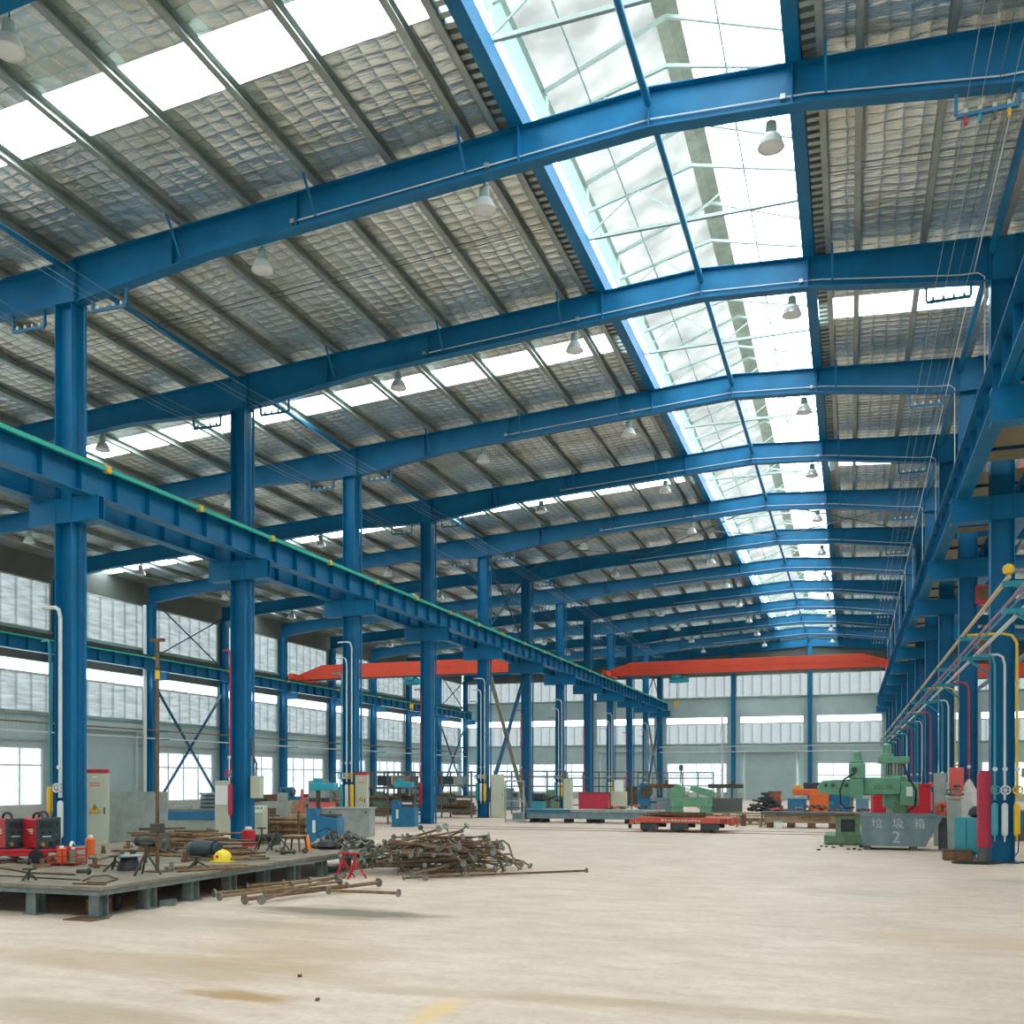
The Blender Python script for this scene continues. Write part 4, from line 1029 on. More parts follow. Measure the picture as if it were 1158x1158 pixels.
welder('red welding machine half hidden behind, only its handle showing', wx - .02, wy + .40, zt, 1.3)
# hose reel and clutter near trolley
x, y, _ = fp(66, 968, ZP_); t = thing('cable_reel', 'white cable reels lying against the trolley wheel', 'cable reel', (x, y, ZP_), .5)
for dx in (0, .22): obj('rim', MB().torus((dx, 0, .13), .1, .025, 'x', 18, 8), 'white', t, smooth=True)
obj('hub', MB().cyl((-.03, 0, .13), (.25, 0, .13), .07, 12), 'rubber', t)
x, y, _ = fp(76, 978, ZP_); t = thing('tool_crate', 'low red wire crate on the platform holding gloves and cans', 'crate', (x, y, ZP_), .3)
m = MB()
for sx in (-.22, .22):
    for z in (.04, .14, .24): m.bar((sx, -.16, z), (sx, .16, z), .015)
for sy in (-.16, .16):
    for z in (.04, .14, .24): m.bar((-.22, sy, z), (.22, sy, z), .015)
for sx in (-.22, 0, .22):
    for sy in (-.16, .16): m.bar((sx, sy, 0), (sx, sy, .25), .015)
obj('wire_frame', m, 'red', t); obj('tray', MB().bb(-.22, .22, -.16, .16, .02, .035), 'rust', t)
def can(lab, x, y, z, r, h, m_, cap='white', cat='can', name='spray_can'):
    t = thing(name, lab, cat, (x, y, z)); obj('body', MB().lathe([(r, 0), (r, h * .8), (r * .6, h * .87)], n=14), m_, t, smooth=True); obj('cap', MB().lathe([(r * .5, h * .87), (r * .45, h), (.005, h)], n=12), cap, t, smooth=True); return t
can('orange can standing in the red wire crate', x - .06, y - .05, ZP_ + .035, .07, .26, 'orange'); can('green can standing in the red wire crate', x + .13, y - .02, ZP_ + .035, .05, .24, 'mgreen')
x, y, _ = fp(102, 968, ZP_); can('orange and white bottle standing in front of the cream cabinet', x, y, ZP_, .08, .36, 'orange', 'paper', 'bottle', 'plastic_bottle')
x, y, _ = fp(281, 957, ZP_); can('red jug with a pale lid on the platform right of the second column', x, y, ZP_, .13, .38, 'red', 'paper', 'jug', 'plastic_jug')
x, y, _ = fp(301, 955, ZP_); t = thing('angle_grinder', 'black power tools lying together right of the red jug', 'tool', (x, y, ZP_))
obj('body', MB().cyl((-.3, 0, .1), (.2, .05, .14), .09, 12), 'black', t, smooth=True); obj('guard', MB().cyl((.2, 0, .1), (.26, 0, .1), .14, 16), 'char', t)
# stool
x, y, _ = fp(334, 963, ZP_); t = thing('stool', 'small stool with a worn tan seat on the platform', 'stool', (x, y, ZP_))
obj('seat', MB().bb(-.17, .17, -.13, .13, .27, .3), 'wood', t, bevel=.006)
for sx in (-1, 1):
    for sy in (-1, 1): obj('leg', MB().bar((sx * .17, sy * .13, 0), (sx * .13, sy * .1, .27), .025), 'rust', t)
x, y, _ = fp(348, 961, ZP_); t = thing('traffic_cone', 'small orange traffic cone at the right end of the platform', 'cone', (x, y, ZP_))
obj('cone', MB().lathe([(.065, .015), (.02, .27), (.012, .28)], n=16), 'hivis', t, smooth=True); obj('foot', MB().bb(-.09, .09, -.09, .09, 0, .015), 'hivis', t)
x, y, _ = fp(372, 960, ZP_); t = thing('tool_bag', 'black tool bag with a cable at the platform end', 'bag', (x, y, ZP_))
obj('body', MB().lathe([(.2, 0), (.24, .06), (.2, .14), (.1, .17)], n=14), 'black', t, smooth=True); obj('cable', MB().tube([(-.15, 0, .14), (-.3, .05, .3), (-.1, .1, .38), (.12, .1, .3), (.2, 0, .12)], .012, 6), 'rubber', t, smooth=True)

# --- cabinets
def cabinet(lab, x, y, w, d, h, red=True, sign=True, z=0, rz=0, name='electrical_cabinet', m_='cream'):
    t = thing(name, lab, 'cabinet', (x, y, z), rz)
    obj('body', MB().bb(-w / 2, w / 2, -d / 2, d / 2, 0, h), m_, t, bevel=.006)
    dr = obj('door', MB().bb(-w / 2 + .03, w / 2 - .03, -d / 2 - .018, -d / 2, .08, h - .1), m_, t, bevel=.004)
    obj('handle', MB().bb(w / 2 - .08, w / 2 - .055, -d / 2 - .04, -d / 2 - .018, h * .5, h * .5 + .14), 'black', dr)
    if red: obj('top_panel', MB().bb(-w / 2 - .01, w / 2 + .01, -d / 2 - .01, d / 2 + .01, h - .07, h + .01), 'cart_red' if h < 1 else 'red', t)
    if sign:
        zc = h * .56; yy = -d / 2 - .019; s = w * .2
        obj('warning_sign', MB().prism([(-s, zc - s * .85), (s, zc - s * .85), (0, zc + s * .9)], yy - .004, yy, 'y'), 'yellow', dr)
        m = MB(); m.prism([(-s * .1, zc + s * .35), (s * .18, zc + s * .35), (s * .04, zc + .0), (s * .2, zc + .0), (-s * .08, zc - s * .55), (s * 0, zc - s * .1), (-s * .18, zc - s * .1)], yy - .007, yy - .004, 'y')
        for a, b in (((-s, zc - s * .85), (s, zc - s * .85)), ((s, zc - s * .85), (0, zc + s * .9)), ((0, zc + s * .9), (-s, zc - s * .85))): m.bar((a[0], yy - .005, a[1]), (b[0], yy - .005, b[1]), .012, .006)
        obj('warning_symbol', m, 'black', dr)
        m = MB(); m.bb(-.05, .05, yy - .003, yy, h - .17, h - .145); obj('maker_plate', m, 'white', dr)
        m = MB()
        for q in range(2):
            for r_ in range(6): m.bb(-.1 + r_ * .035, -.075 + r_ * .035, yy - .003, yy, h - .3 - q * .055, h - .27 - q * .055)
        obj('printed_line', m, 'pinkred', dr)
        m = MB()
        for q in range(2):
            for r_ in range(4): m.bb(.05 + r_ * .035, .075 + r_ * .035, yy - .003, yy, .22 - q * .05, .245 - q * .05)
        obj('printed_line', m, 'mgreen2', dr)
    return t
cabinet('tall cream electrical cabinet with red top and warning sign beside the nearest left column', -15.42, 16.9, .52, .36, 1.9, rz=.62)
cabinet('cream electrical cabinet with red top beside the third left column', -14.86, 28.0, .38, .4, 1.9, rz=.3)
cabinet('plain cream cabinet at the right of the fifth left column', -14.62, 40.1, .56, .4, 1.9, False, False, rz=.3)
# worn grey steel sheet panel
t = thing('screen_board', 'large blank grey steel board standing right of the cream cabinet', 'panel', (-14.9, 17.6, 0), .32)
obj('sheet', MB().bb(-.66, .66, -.02, .02, .12, 1.42), 'sheet', t)
for xx in (-.6, .6): obj('foot', MB().bb(xx - .03, xx + .03, -.2, .2, 0, .05).bb(xx - .02, xx + .02, .02, .05, .05, 1.35), 'darkgrey', t)
# wall box on the second column, conduit
t = thing('switch_box', 'cream switch box fixed to the second left column', 'switch box', (XL + .42, FY(2) + .05, 1.2))
obj('body', MB().bb(-.1, .16, -.1, .12, 0, .58), 'cream', t, bevel=.006); obj('cable', MB().tube([(0, 0, .58), (.02, 0, .9), (-.1, 0, 1.15), (-.14, 0, 1.6)], .025, 7), 'rust', t, smooth=True)
m = MB().bb(-.16, .0, -.02, .02, .05, .09).bb(-.16, .0, -.02, .02, .5, .54); obj('mounting_bar', m, 'black', t)

x, y, _ = fp(118, 1034); t = thing('rubber_wheel', 'small black wheel on the floor behind the platform corner leg', 'wheel', (x - .1, y + .35, 0), .5)
obj('tyre', MB().torus((0, 0, .13), .1, .035, 'x', 20, 8), 'rubber', t, smooth=True); obj('hub', MB().cyl((-.03, 0, .13), (.03, 0, .13), .06, 14), 'rust', t)
tag(obj('rust_block', MB().bb(-.1, .1, -.12, .12, 0, .2), 'rust', bevel=.01, loc=(-8.95, 9.85, 0)), 'rusty brown block on the floor left of the platform corner leg', 'block')
tag(obj('ground_plate', MB().bb(-.24, .2, -.15, .15, 0, .012), 'rust', loc=(-8.72, 9.42, 0)), 'thin rusty plate on the floor under the platform corner leg', 'plate')
for i, (px, py) in enumerate(((339, 1105), (359, 1132))):
    x, y, _ = fp(px, py); tag(obj('debris_scrap', MB().box(0, 0, .012, .035, .02, .022, .6 + i), 'rust', loc=(x, y, 0)), 'tiny dark scrap on the bare floor in the foreground, %s one' % ('farther' if i == 0 else 'nearer'), 'scrap')
tag(obj('debris_scrap', MB().box(0, 0, .04, .2, .12, .08, .4), 'platform_side', loc=fp(190, 1024)), 'grey scrap lump on the floor under the platform right edge', 'scrap')

# ------------------------------------------------------------------ machines and stores behind
def box_thing(name, lab, cat, x, y, w, d, h, m_, z=0, rz=0, parts=(), bevel=.01, body='body', group=None):
    """parts: (name, x0,x1,y0,y1,z0,z1, material)"""
    t = thing(name, lab, cat, (x, y, z), rz, group)
    obj(body, MB().bb(-w / 2, w / 2, -d / 2, d / 2, 0, h), m_, t, bevel=bevel)
    for p in parts: obj(p[0], MB().bb(*p[1:7]), p[7], t, bevel=.004)
    return t
# console
x, y = ap(291, 23.2), 23.2
t = thing('control_console', 'cream sloping control console right of the second left column', 'console', (x, y, 0), .3)
obj('housing', MB().prism([(-.25, 0), (.25, 0), (.25, .95), (.1, .97), (-.28, .78)], -.22, .22, 'x'), 'cream', t, bevel=.01)
m = MB(); 
for i in range(4): m.box(-.15 + i * .1, -.1, .9, .04, .05, .03)
obj('button', m, 'black', t)
# pipe bundle
for i in range(6):
    for j in range(5 - i % 2):
        o = tag(obj('steel_pipe', MB().cyl((-.62, 0, 0), (.62, 0, 0), .056, 12), R.choice(('rust', 'rust2')), smooth=True, loc=(ap(324, 24.0), 24.0 + j * .116 + (i % 2) * .058, .06 + i * .1)), 'brown pipe in the stack right of the console, %s row up, %s from the front' % (ORD[i + 1], ORD[j + 1]), 'pipe', 'stacked brown pipes')
        o.rotation_euler = (0, 0, .06)
for xx in (ap(324, 24) - .5, ap(324, 24) + .5): tag(obj('stack_post', MB().bb(xx - .03, xx + .03, 23.8, 23.85, 0, .8), 'rust'), 'rusty upright %s the stack of brown pipes' % ('at the left of' if xx < ap(324, 24) else 'at the right of'), 'post')
# blue pipe machines
def pipe_machine(lab, x, y, s=1, rz=.2):
    t = thing('drilling_machine', lab, 'machine', (x, y, 0), rz)
    obj('base', MB().prism([(-.42, 0), (.42, 0), (.42, .68), (-.15, .74), (-.2, .95), (-.42, .95)], -.3, .3, 'y'), 'azure', t, bevel=.02)
    obj('column', MB().cyl((-.2, 0, .9), (-.2, 0, 1.5), .06, 12), 'steel_dark', t, smooth=True)
    h = obj('head', MB().bb(-.38, .3, -.18, .18, 1.4, 1.6), 'teal', t, bevel=.03)
    obj('motor', MB().cyl((-.2, 0, 1.6), (-.2, 0, 1.72), .13, 14), 'teal', h); obj('spindle', MB().cyl((.15, 0, 1.1), (.15, 0, 1.4), .04, 10), 'steel_flange', h)
    obj('work_table', MB().bb(-.1, .4, -.2, .2, .72, .78), 'steel_dark', t)
    obj('hand_lever', MB().cyl((.2, -.2, 1.45), (.45, -.35, 1.3), .012, 6), 'steel_flange', h); obj('front_plate', MB().bb(-.25, -.17, -.31, -.3, .3, .62), 'white', t)
    return t
pipe_machine('blue drilling machine standing at the right end of the platform', ap(368, 22.6), 22.6)
pipe_machine('blue drilling machine left of the fourth column, behind the pipe heap', -15.05, 31.6)
box_thing('tank', 'big light grey steel tank between the blue machine and third column', 'tank', -14.0, 25.6, 1.35, .8, .82, 'sheet', rz=.25, body='shell', parts=(('lid', -.7, .7, -.43, .43, .82, .86, 'grey'), ('weld_tab', .55, .6, -.41, -.4, .7, .75, 'black'), ('weld_tab', -.5, -.45, -.41, -.4, .7, .75, 'black')))
box_thing('machine_cabinet', 'pale grey cabinet standing behind the light grey tank', 'cabinet', -16.2, 27.6, .55, .5, 1.65, 'grey', rz=.2, parts=(('door', -.24, .24, -.27, -.25, .1, 1.5, 'sheet'),))
box_thing('tool_chest', 'light red chest with a dark lid behind the light grey tank', 'chest', -15.5, 26.6, .7, .45, 1.0, 'pinkred', rz=.2, parts=(('lid', -.36, .36, -.24, .24, 1.0, 1.12, 'char'),))
# left aisle: long machine bed with plates
t = thing('machine_bed', 'long blue machine bed in the left aisle behind the grey board', 'machine', (-20.6, 26.6, 0), .1)
obj('bed', MB().bb(-2.3, 1.9, -.4, .4, .38, .66), 'azure', t, bevel=.02); obj('plinth', MB().bb(-2.2, 1.8, -.34, .34, 0, .38), 'grey', t); obj('slideway', MB().bb(-2.3, 1.9, -.3, -.22, .66, .7).bb(-2.3, 1.9, .22, .3, .66, .7), 'steel_flange', t)
for i in range(9):
    tag(obj('steel_plate', MB().bb(-.4, .4, -.3, .3, 0, .055), 'char' if i % 2 else 'bin', loc=(-19.45 + R.uniform(-.04, .04), 26.65, .70 + i * .062)), 'grey plate in the stack on the blue machine bed, %s from the bottom' % ORD[i + 1], 'plate', 'plates stacked on the machine bed')
box_thing('control_box', 'white and cream control unit left of the second left column', 'machine', -18.1, 25.6, .9, .5, 1.65, 'cream', rz=.15, parts=(('upper_door', -.42, -.02, -.28, -.25, .9, 1.5, 'white'), ('side_box', .1, .42, -.3, -.25, .9, 1.45, 'cream'), ('knob', .2, .25, -.34, -.3, 1.15, 1.2, 'black')))
# red railing
t = thing('guard_rail', 'light red guard railing beyond the stack of brown pipes', 'railing', (-17.1, 29.5, 0), .25)
for xx in (-.8, -.35, .1, .55, .95): obj('post', MB().bb(xx - .035, xx + .035, -.035, .035, 0, 1.35), 'pinkred', t)
obj('top_rail', MB().bb(-.8, .95, -.025, .025, 1.0, 1.06), 'pinkred', t); obj('lower_rail', MB().bb(-.8, .95, -.025, .025, .55, .6), 'pinkred', t); obj('brace', MB().bar((-1.2, 0, .3), (-.8, 0, 1.05), .05), 'pinkred', t)
box_thing('plinth_block', 'long pale block lying under the light red railing', 'block', -17.0, 28.9, 2.0, .5, .5, 'wood', rz=.25)
# long green/red lathe row in the left aisle
def lathe_machine(lab, x, y, m_, L_=2.6, rz=0., h=.8):
    t = thing('lathe', lab, 'lathe', (x, y, 0), rz)
    obj('bed', MB().bb(-L_ / 2, L_ / 2, -.25, .25, h - .25, h), m_, t, bevel=.015)
    for xx in (-L_ / 2 + .25, L_ / 2 - .25): obj('pedestal', MB().bb(xx - .22, xx + .22, -.22, .22, 0, h - .25), m_, t, bevel=.01)
    hs = obj('headstock', MB().bb(-L_ / 2, -L_ / 2 + .65, -.28, .28, h, h + .48), m_, t, bevel=.03)
    obj('chuck', MB().cyl((-L_ / 2 + .65, 0, h + .24), (-L_ / 2 + .77, 0, h + .24), .16, 18), 'steel_flange', hs); obj('dial', MB().cyl((-L_ / 2 + .3, -.28, h + .3), (-L_ / 2 + .3, -.31, h + .3), .08, 14), 'black', hs)
    obj('tailstock', MB().bb(L_ / 2 - .45, L_ / 2 - .12, -.15, .15, h, h + .34), m_, t, bevel=.02); obj('carriage', MB().bb(-.15, .25, -.34, .34, h, h + .14), 'steel_dark', t, bevel=.01)
    obj('chip_tray', MB().bb(-L_ / 2 + .3, L_ / 2 - .3, -.4, .4, .22, .26), 'steel_dark', t); return t
lathe_machine('grey-green lathe in the left aisle behind the tall storage rack', -21.5, 40, 'mgreen2', 2.8, .1)
lathe_machine('blue lathe in the left aisle near the wall', -26, 43, 'azure', 2.8, .1)
lathe_machine('grey lathe in the left aisle left of the red railing', -22.5, 33.5, 'grey', 2.8, .1)
# storage racks / guard fences of dark angle steel
def rack(lab, x, y, L_, d, h, n, shelves, rz=0, m_='darkgrey', name='storage_rack', cat='rack'):
    t = thing(name, lab, cat, (x, y, 0), rz)
    for i in range(n + 1):
        for yy in ((0, d) if d else (0,)): obj('upright', MB().bb(-L_ / 2 + L_ * i / n - .03, -L_ / 2 + L_ * i / n + .03, yy - .03, yy + .03, 0, h), m_, t)
    for z in shelves:
        for yy in ((0, d) if d else (0,)): obj('rail', MB().bb(-L_ / 2, L_ / 2, yy - .02, yy + .02, z - .03, z + .03), m_, t)
        if d and z < h - .3: obj('shelf', MB().bb(-L_ / 2, L_ / 2, 0, d, z + .03, z + .045), 'steel_dark', t)
    return t
rack('dark steel storage rack left of the fourth column with pipes on it', -17.1, 33.2, 3.4, .9, 2.0, 3, (.35, .85, 1.35, 1.95))
rack('dark steel storage rack between the fourth and fifth columns', -17.6, 39.2, 4.2, 1.0, 2.05, 3, (.3, .9, 1.4, 2.0))
rack('dark guard fence behind the long blue-grey bench', -14.6, 44.5, 3.6, 0, 2.1, 4, (.3, 1.35, 1.8, 2.07), 0, 'darkgrey', 'guard_fence', 'fence')
rack('dark guard fence behind the red box on the bench', -12.2, 50.5, 4.4, 0, 2.1, 5, (.3, 1.3, 1.75, 2.07), 0, 'darkgrey', 'guard_fence', 'fence')
rack('dark guard fence behind the cream boxes near the far columns', -9.6, 56.5, 4.4, 0, 2.1, 5, (.3, 1.3, 1.75, 2.07), 0, 'darkgrey', 'guard_fence', 'fence')
rack('light steel gate frame standing just left of the long bench', -12.35, 35.8, .72, 0, 1.65, 1, (.1, .85, 1.62), .2, 'grey', 'gate_frame', 'frame')
for sx, yy in ((-17.1, 33.65), (-17.6, 39.7)):
    L_ = 3.2 if yy < 35 else 4
    for z in (.40, .90, 1.40):
        for i in range(9 if z < 1.3 else 3):
            l2 = R.uniform(.5, L_ / 2 - .1) if z < 1 else R.uniform(.2, .6); cx = sx + R.uniform(-1, 1) * (L_ / 2 - l2 - .05)
            tag(obj('steel_pipe', MB().cyl((-l2, 0, 0), (l2, 0, 0), .045, 8), R.choice(('rust', 'rust2', 'steel_dark')), smooth=True, loc=(cx, yy - .32 + (i % 5) * .15, z + .03 + (i // 5) * .09)), 'pipe stored on the dark rack %s' % ('left of the fourth column' if yy < 35 else 'right of the fourth column'), 'pipe', 'pipes on the rack ' + ('left' if yy < 35 else 'right'))
for i, (rx, ry, rm, w_) in enumerate(((-16.2, 33.65, 'wood', .5), (-16.9, 33.65, 'char', .35), (-18.6, 39.7, 'steel_dark', .5), (-16.9, 39.7, 'char', .6), (-17.6, 39.7, 'mgreen2', .4), (-16.2, 39.7, 'grey', .45))):
    box_thing('parts_box', '%s box on top of the rack %s' % (('tan', 'black', 'dark steel', 'charcoal', 'dull green', 'grey')[i], 'left of the fourth left column' if i < 2 else 'right of the fourth left column'), 'box', rx, ry, w_, .5, .34, rm, z=1.46, rz=R.uniform(-.2, .2), parts=(('lid', -w_ / 2 - .01, w_ / 2 + .01, -.26, .26, .34, .37, rm),))
# low machines and bins filling the left aisle behind
for i, (px, Y, w_, h_, c, nm, lab) in enumerate(((430, 44, 1.2, 1.0, 'steel_dark', 'gearbox', 'dark oily gearbox left of the fourth column far back'), (500, 46, 1.6, .9, 'darkgrey', 'gearbox', 'dark gearbox casing between the fourth and fifth columns'),
      (525, 43, 1.0, .7, 'rust', 'steel_crate', 'rusty crate left of the fifth column'), (575, 50, 1.1, 1.2, 'bin', 'machine_tool', 'grey-blue machine behind the gate frame'), (610, 48, 1.2, .95, 'char', 'machine_tool', 'charcoal machine left of the tall cream post box'),
      (625, 52, .9, 1.1, 'mgreen2', 'machine_tool', 'dull green machine in front of the far shutter'), (340, 36, 1.4, .8, 'wood', 'crate', 'timber crate behind the light red railing'), (310, 38, 1.5, 1.0, 'rust', 'steel_crate', 'rusty brown crate left of the third column'),
      (205, 30, 1.2, .7, 'grey', 'machine_tool', 'low grey machine under the left wall bracing'), (478, 50, 1.0, 1.5, 'bin', 'machine_tool', 'grey-blue milling machine right of the fourth column'), (715, 62, 1.3, 1.2, 'steel_dark', 'machine_tool', 'dark machine between the far left columns'))):
    box_thing(nm, lab, 'machine' if 'machine' in nm or 'gear' in nm else 'crate', ap(px, Y), Y, w_, .8, h_ * .6, c, rz=.15, parts=(('upper_housing', -w_ * .3, w_ * .25, -.3, .3, h_ * .6, h_, c), ('side_cover', w_ * .3, w_ * .45, -.35, .2, h_ * .6, h_ * .8, 'steel_dark')))

# --- long bench across the hall
t = thing('work_bench', 'long low blue and grey steel bench across the middle of the hall', 'bench', (-9.3, 36.7, 0))
obj('table_top', MB().bb(-2.8, 2.6, -.5, .5, .42, .52), 'sheet', t, bevel=.01); obj('apron', MB().bb(-2.7, 2.5, -.46, -.42, .16, .42), 'bin', t); obj('painted_edge', MB().bb(-2.8, -.9, -.51, -.5, .40, .51), 'azure', t)
for xx in (-2.5, -2.1, -1.1, -.2, .15, 1.3, 2.3): obj('foot', MB().bb(xx - .09, xx + .09, -.4, .4, 0, .16), 'rubber', t)
obj('end_plate', MB().bb(-3.3, -2.8, -.45, .45, .1, .36), 'bin', t)
def jumble(name, lab, cat, x, y, w, d, z, n, h, mats, grp, rr=(.03, .12)):
    for i in range(n):
        a, b, c = R.uniform(*rr) * 2, R.uniform(*rr), R.uniform(*rr) * .8
        px_, py_ = x + R.uniform(-w, w) / 2, y + R.uniform(-d, d) / 2
        e = 1 - abs(px_ - x) / (w * .6)
        mb = MB().box(0, 0, 0, a, b, c, R.uniform(0, 3)) if R.random() < .5 else MB().cyl((-a, 0, 0), (a, 0, R.uniform(-.03, .03)), b * .35, 8).cyl((a * .4, 0, 0), (a * .5, 0, 0), b * .6, 10)
        o = obj(name, mb, R.choice(mats), loc=(px_, py_, z + c / 2 + R.random() * h * max(e, .15))); o.rotation_euler = (R.uniform(-.25, .25), R.uniform(-.25, .25), R.uniform(0, 3))
        tag(o, lab, cat, grp)
box_thing('parts_bin', 'small teal bin at the left end of the long bench', 'bin', -11.65, 36.7, .5, .4, .26, 'cyan', z=.52, parts=(('rim', -.26, .26, -.21, .21, .26, .29, 'cyan'),))
jumble('metal_part', 'dark metal part heaped in and around the teal bin', 'metal part', -11.35, 36.75, 1.2, .5, .8, 14, .3, ['steel_dark', 'char', 'black'], 'parts by the teal bin')
jumble('metal_part', 'small metal part lying on the right half of the long bench', 'metal part', -7.9, 36.7, 2.2, .7, .54, 26, .14, ['steel_dark', 'rust', 'sheet', 'pinkred', 'steel_flange'], 'parts on the long bench')
Yb = 43.5
box_thing('cabinet', 'narrow tall cream cabinet left of the red steel box', 'cabinet', ap(642.5, 41), 41, .32, .4, 1.72, 'cream', parts=(('door', -.14, .14, -.22, -.2, .1, 1.6, 'cream'),))
box_thing('steel_box', 'large red steel box behind the long bench', 'box', ap(672, Yb), Yb, 1.35, .9, 1.06, 'magenta', rz=.15, parts=(('rim', -.69, .69, -.46, .46, 1.06, 1.1, 'steel_dark'), ('side_plate', .66, .7, -.4, .4, .2, .9, 'pinkred')))
box_thing('machine_cabinet', 'cream machine housing right of the red steel box', 'machine', ap(700, Yb + .5), Yb + .5, .7, .6, 1.12, 'cream', rz=.1, parts=(('panel', -.3, .3, -.32, -.3, .15, 1.0, 'cream'), ('top_unit', -.2, .2, -.2, .2, 1.12, 1.65, 'white')))
t = thing('press_machine', 'blue press left of the green lathe', 'machine', (ap(729, 46), 46, 0), .1)
obj('frame', MB().prism([(-.3, 0), (.3, 0), (.25, .9), (.1, 1.5), (-.2, 1.5), (-.3, .9)], -.3, .3, 'y'), 'azure', t, bevel=.03); obj('flywheel', MB().cyl((.12, -.38, 1.1), (.12, -.3, 1.1), .3, 20), 'steel_dark', t); obj('table', MB().bb(-.2, .55, -.25, .25, .55, .65), 'steel_dark', t)
# green lathe, tilted guard
gx = ap(782, 47.5)
t = thing('lathe', 'bright green lathe with a tilted cover behind the red cart', 'lathe', (gx, 47.5, 0), .1)
obj('bed', MB().bb(-1.0, 1.0, -.35, .35, .35, .8), 'mgreen', t, bevel=.02); obj('pedestal', MB().bb(-.95, -.4, -.3, .3, 0, .35), 'mgreen', t); obj('pedestal', MB().bb(.4, .95, -.3, .3, 0, .35), 'mgreen', t)
obj('headstock', MB().prism([(-1.05, .8), (-.35, .8), (-.3, 1.3), (-.7, 1.45), (-1.05, 1.1)], -.35, .35, 'y'), 'mgreen', t, bevel=.03)
obj('sloping_cover', MB().prism([(-.1, 1.15), (1.0, .8), (1.15, .95), (1.05, 1.15), (0, 1.4)], -.38, .38, 'y'), 'mgreen', t, bevel=.03)
obj('chuck', MB().cyl((-.3, 0, 1.05), (-.12, 0, 1.05), .22, 18), 'alu', t); obj('lamp_arm', MB().cyl((-.55, 0, 1.4), (-.5, 0, 2.1), .025, 8).lathe([(.05, 2.1), (.1, 2.15), (.1, 2.35), (.05, 2.4)], (-.5, 0, 0), 12), 'darkgrey', t)
for px, lab, c in ((748, 'dark machine with a long top just left of the green lathe', 'rust'), (822, 'dark machine with a long top just right of the green lathe', 'steel_dark')):
    t = box_thing('machine_tool', lab, 'machine', ap(px, 49), 49, 1.5, .6, .75, 'bin' if px < 800 else 'darkgrey', rz=.1, parts=(('upper_beam', -.9, .8, -.2, .2, 1.25, 1.45, c), ('column', -.5, -.3, -.15, .15, .75, 1.25, 'sheet'), ('column', .3, .5, -.15, .15, .75, 1.25, 'sheet'), ('handle_block', .2, .35, -.3, -.2, 1.4, 1.65, c)))

# --- red transfer cart on the rails
t = thing('transfer_cart', 'flat red transfer cart on the floor rails', 'cart', (-5.05, 31.65, 0))
obj('deck', MB().bb(-1.45, 1.5, -.85, .85, .3, .47), 'cart_red', t, bevel=.012)
m = MB()
for i in range(12): m.bb(-.62 + i * .105, -.55 + i * .105, -.858, -.85, .36, .42 - (i % 3) * .01)
obj('worn_lettering', m, 'chalk', t)
for xx in (1.2, 1.28, 1.36): obj('hazard_stripe', MB().prism([(xx, .33), (xx + .035, .33), (xx + .085, .44), (xx + .05, .44)], -.858, -.85, 'y'), 'black', t)
for xx in (-1.6, 1.58): obj('buffer', MB().bb(xx - .1, xx + .06, -.7, -.5, .24, .42).bb(xx - .1, xx + .06, .5, .7, .24, .42), 'cart_red', t, bevel=.01)
for xx in (-1.02, -.05, .9):
    for yy in (-.7, .7):
        w_ = obj('wheel', MB().cyl((xx - .16, yy - .05, .16), (xx - .16, yy + .05, .16), .15, 20), 'steel_dark', t, smooth=True)
        obj('axle_box', MB().bb(xx - .3, xx + .28, yy - .12, yy + .02, .1, .3), 'char', t, bevel=.02)
obj('lamp_bracket', MB().bb(-1.75, -1.65, -.6, -.55, .1, .36), 'black', t)
for i in range(16):
    l2 = R.uniform(.4, 1.1); o = tag(obj('steel_bar', MB().bb(-l2, l2, -.04, .04, 0, .03), R.choice(('rust', 'steel_dark', 'rust')), loc=(-5.2 + R.uniform(-.3, .3), 31.5 + R.uniform(-.5, .6), .475 + (i // 4) * .035)), 'dark rusty flat bar lying on the red transfer cart', 'steel bar', 'flat bars on the transfer cart')
    o.rotation_euler = (0, 0, R.uniform(-.12, .12))
# --- benches, scrap and offcuts right of the cart
bx0, bx1 = ap(862, 35.4), ap(1000, 35.4); bm_ = (bx0 + bx1) / 2; bl = (bx1 - bx0) / 2
t = thing('work_bench', 'long dark-topped bench behind the green radial drill', 'bench', (bm_, 35.4, 0))
obj('table_top', MB().bb(-bl, bl, -.5, .5, .46, .56), 'darkgrey', t, bevel=.01); obj('apron', MB().bb(-bl + .1, bl - .1, -.42, -.38, .18, .46), 'wood', t)
for i in range(6): xx = -bl + .3 + i * (2 * bl - .6) / 5; obj('foot', MB().bb(xx - .12, xx + .12, -.4, .4, 0, .18), 'rust', t)
obj('lower_shelf', MB().bb(-.7, .3, -.48, -.36, .3, .4), 'rust2', t)
jumble('metal_part', 'rusty or red metal part lying on the dark-topped bench', 'metal part', bm_, 35.4, 2 * bl - .3, .7, .58, 46, .2, ['rust', 'steel_dark', 'cart_red', 'rust2', 'pinkred', 'steel_flange'], 'parts on the dark-topped bench')
box_thing('bucket', 'small pale bucket in front of the dark-topped bench', 'bucket', ap(880, 34.6), 34.6, .26, .26, .24, 'white', parts=(('rim', -.14, .14, -.14, .14, .24, .26, 'grey'), ('lifting_rod', -.01, .01, -.01, .01, .26, .6, 'azure')))
jumble('metal_part', 'rusty offcut scattered on the floor behind the red cart', 'metal offcut', -4.9, 38.3, 4.6, 2.2, .01, 60, .25, ['rust', 'rust2', 'steel_dark', 'wood', 'rust'], 'offcuts behind the cart', (.05, .2))
jumble('metal_part', 'dark scrap lump in the pile before the end-wall shutter', 'scrap', ap(866, 50), 50, 1.6, 1.0, .02, 55, 1.0, ['black', 'steel_dark', 'char'], 'dark scrap pile', (.08, .22))
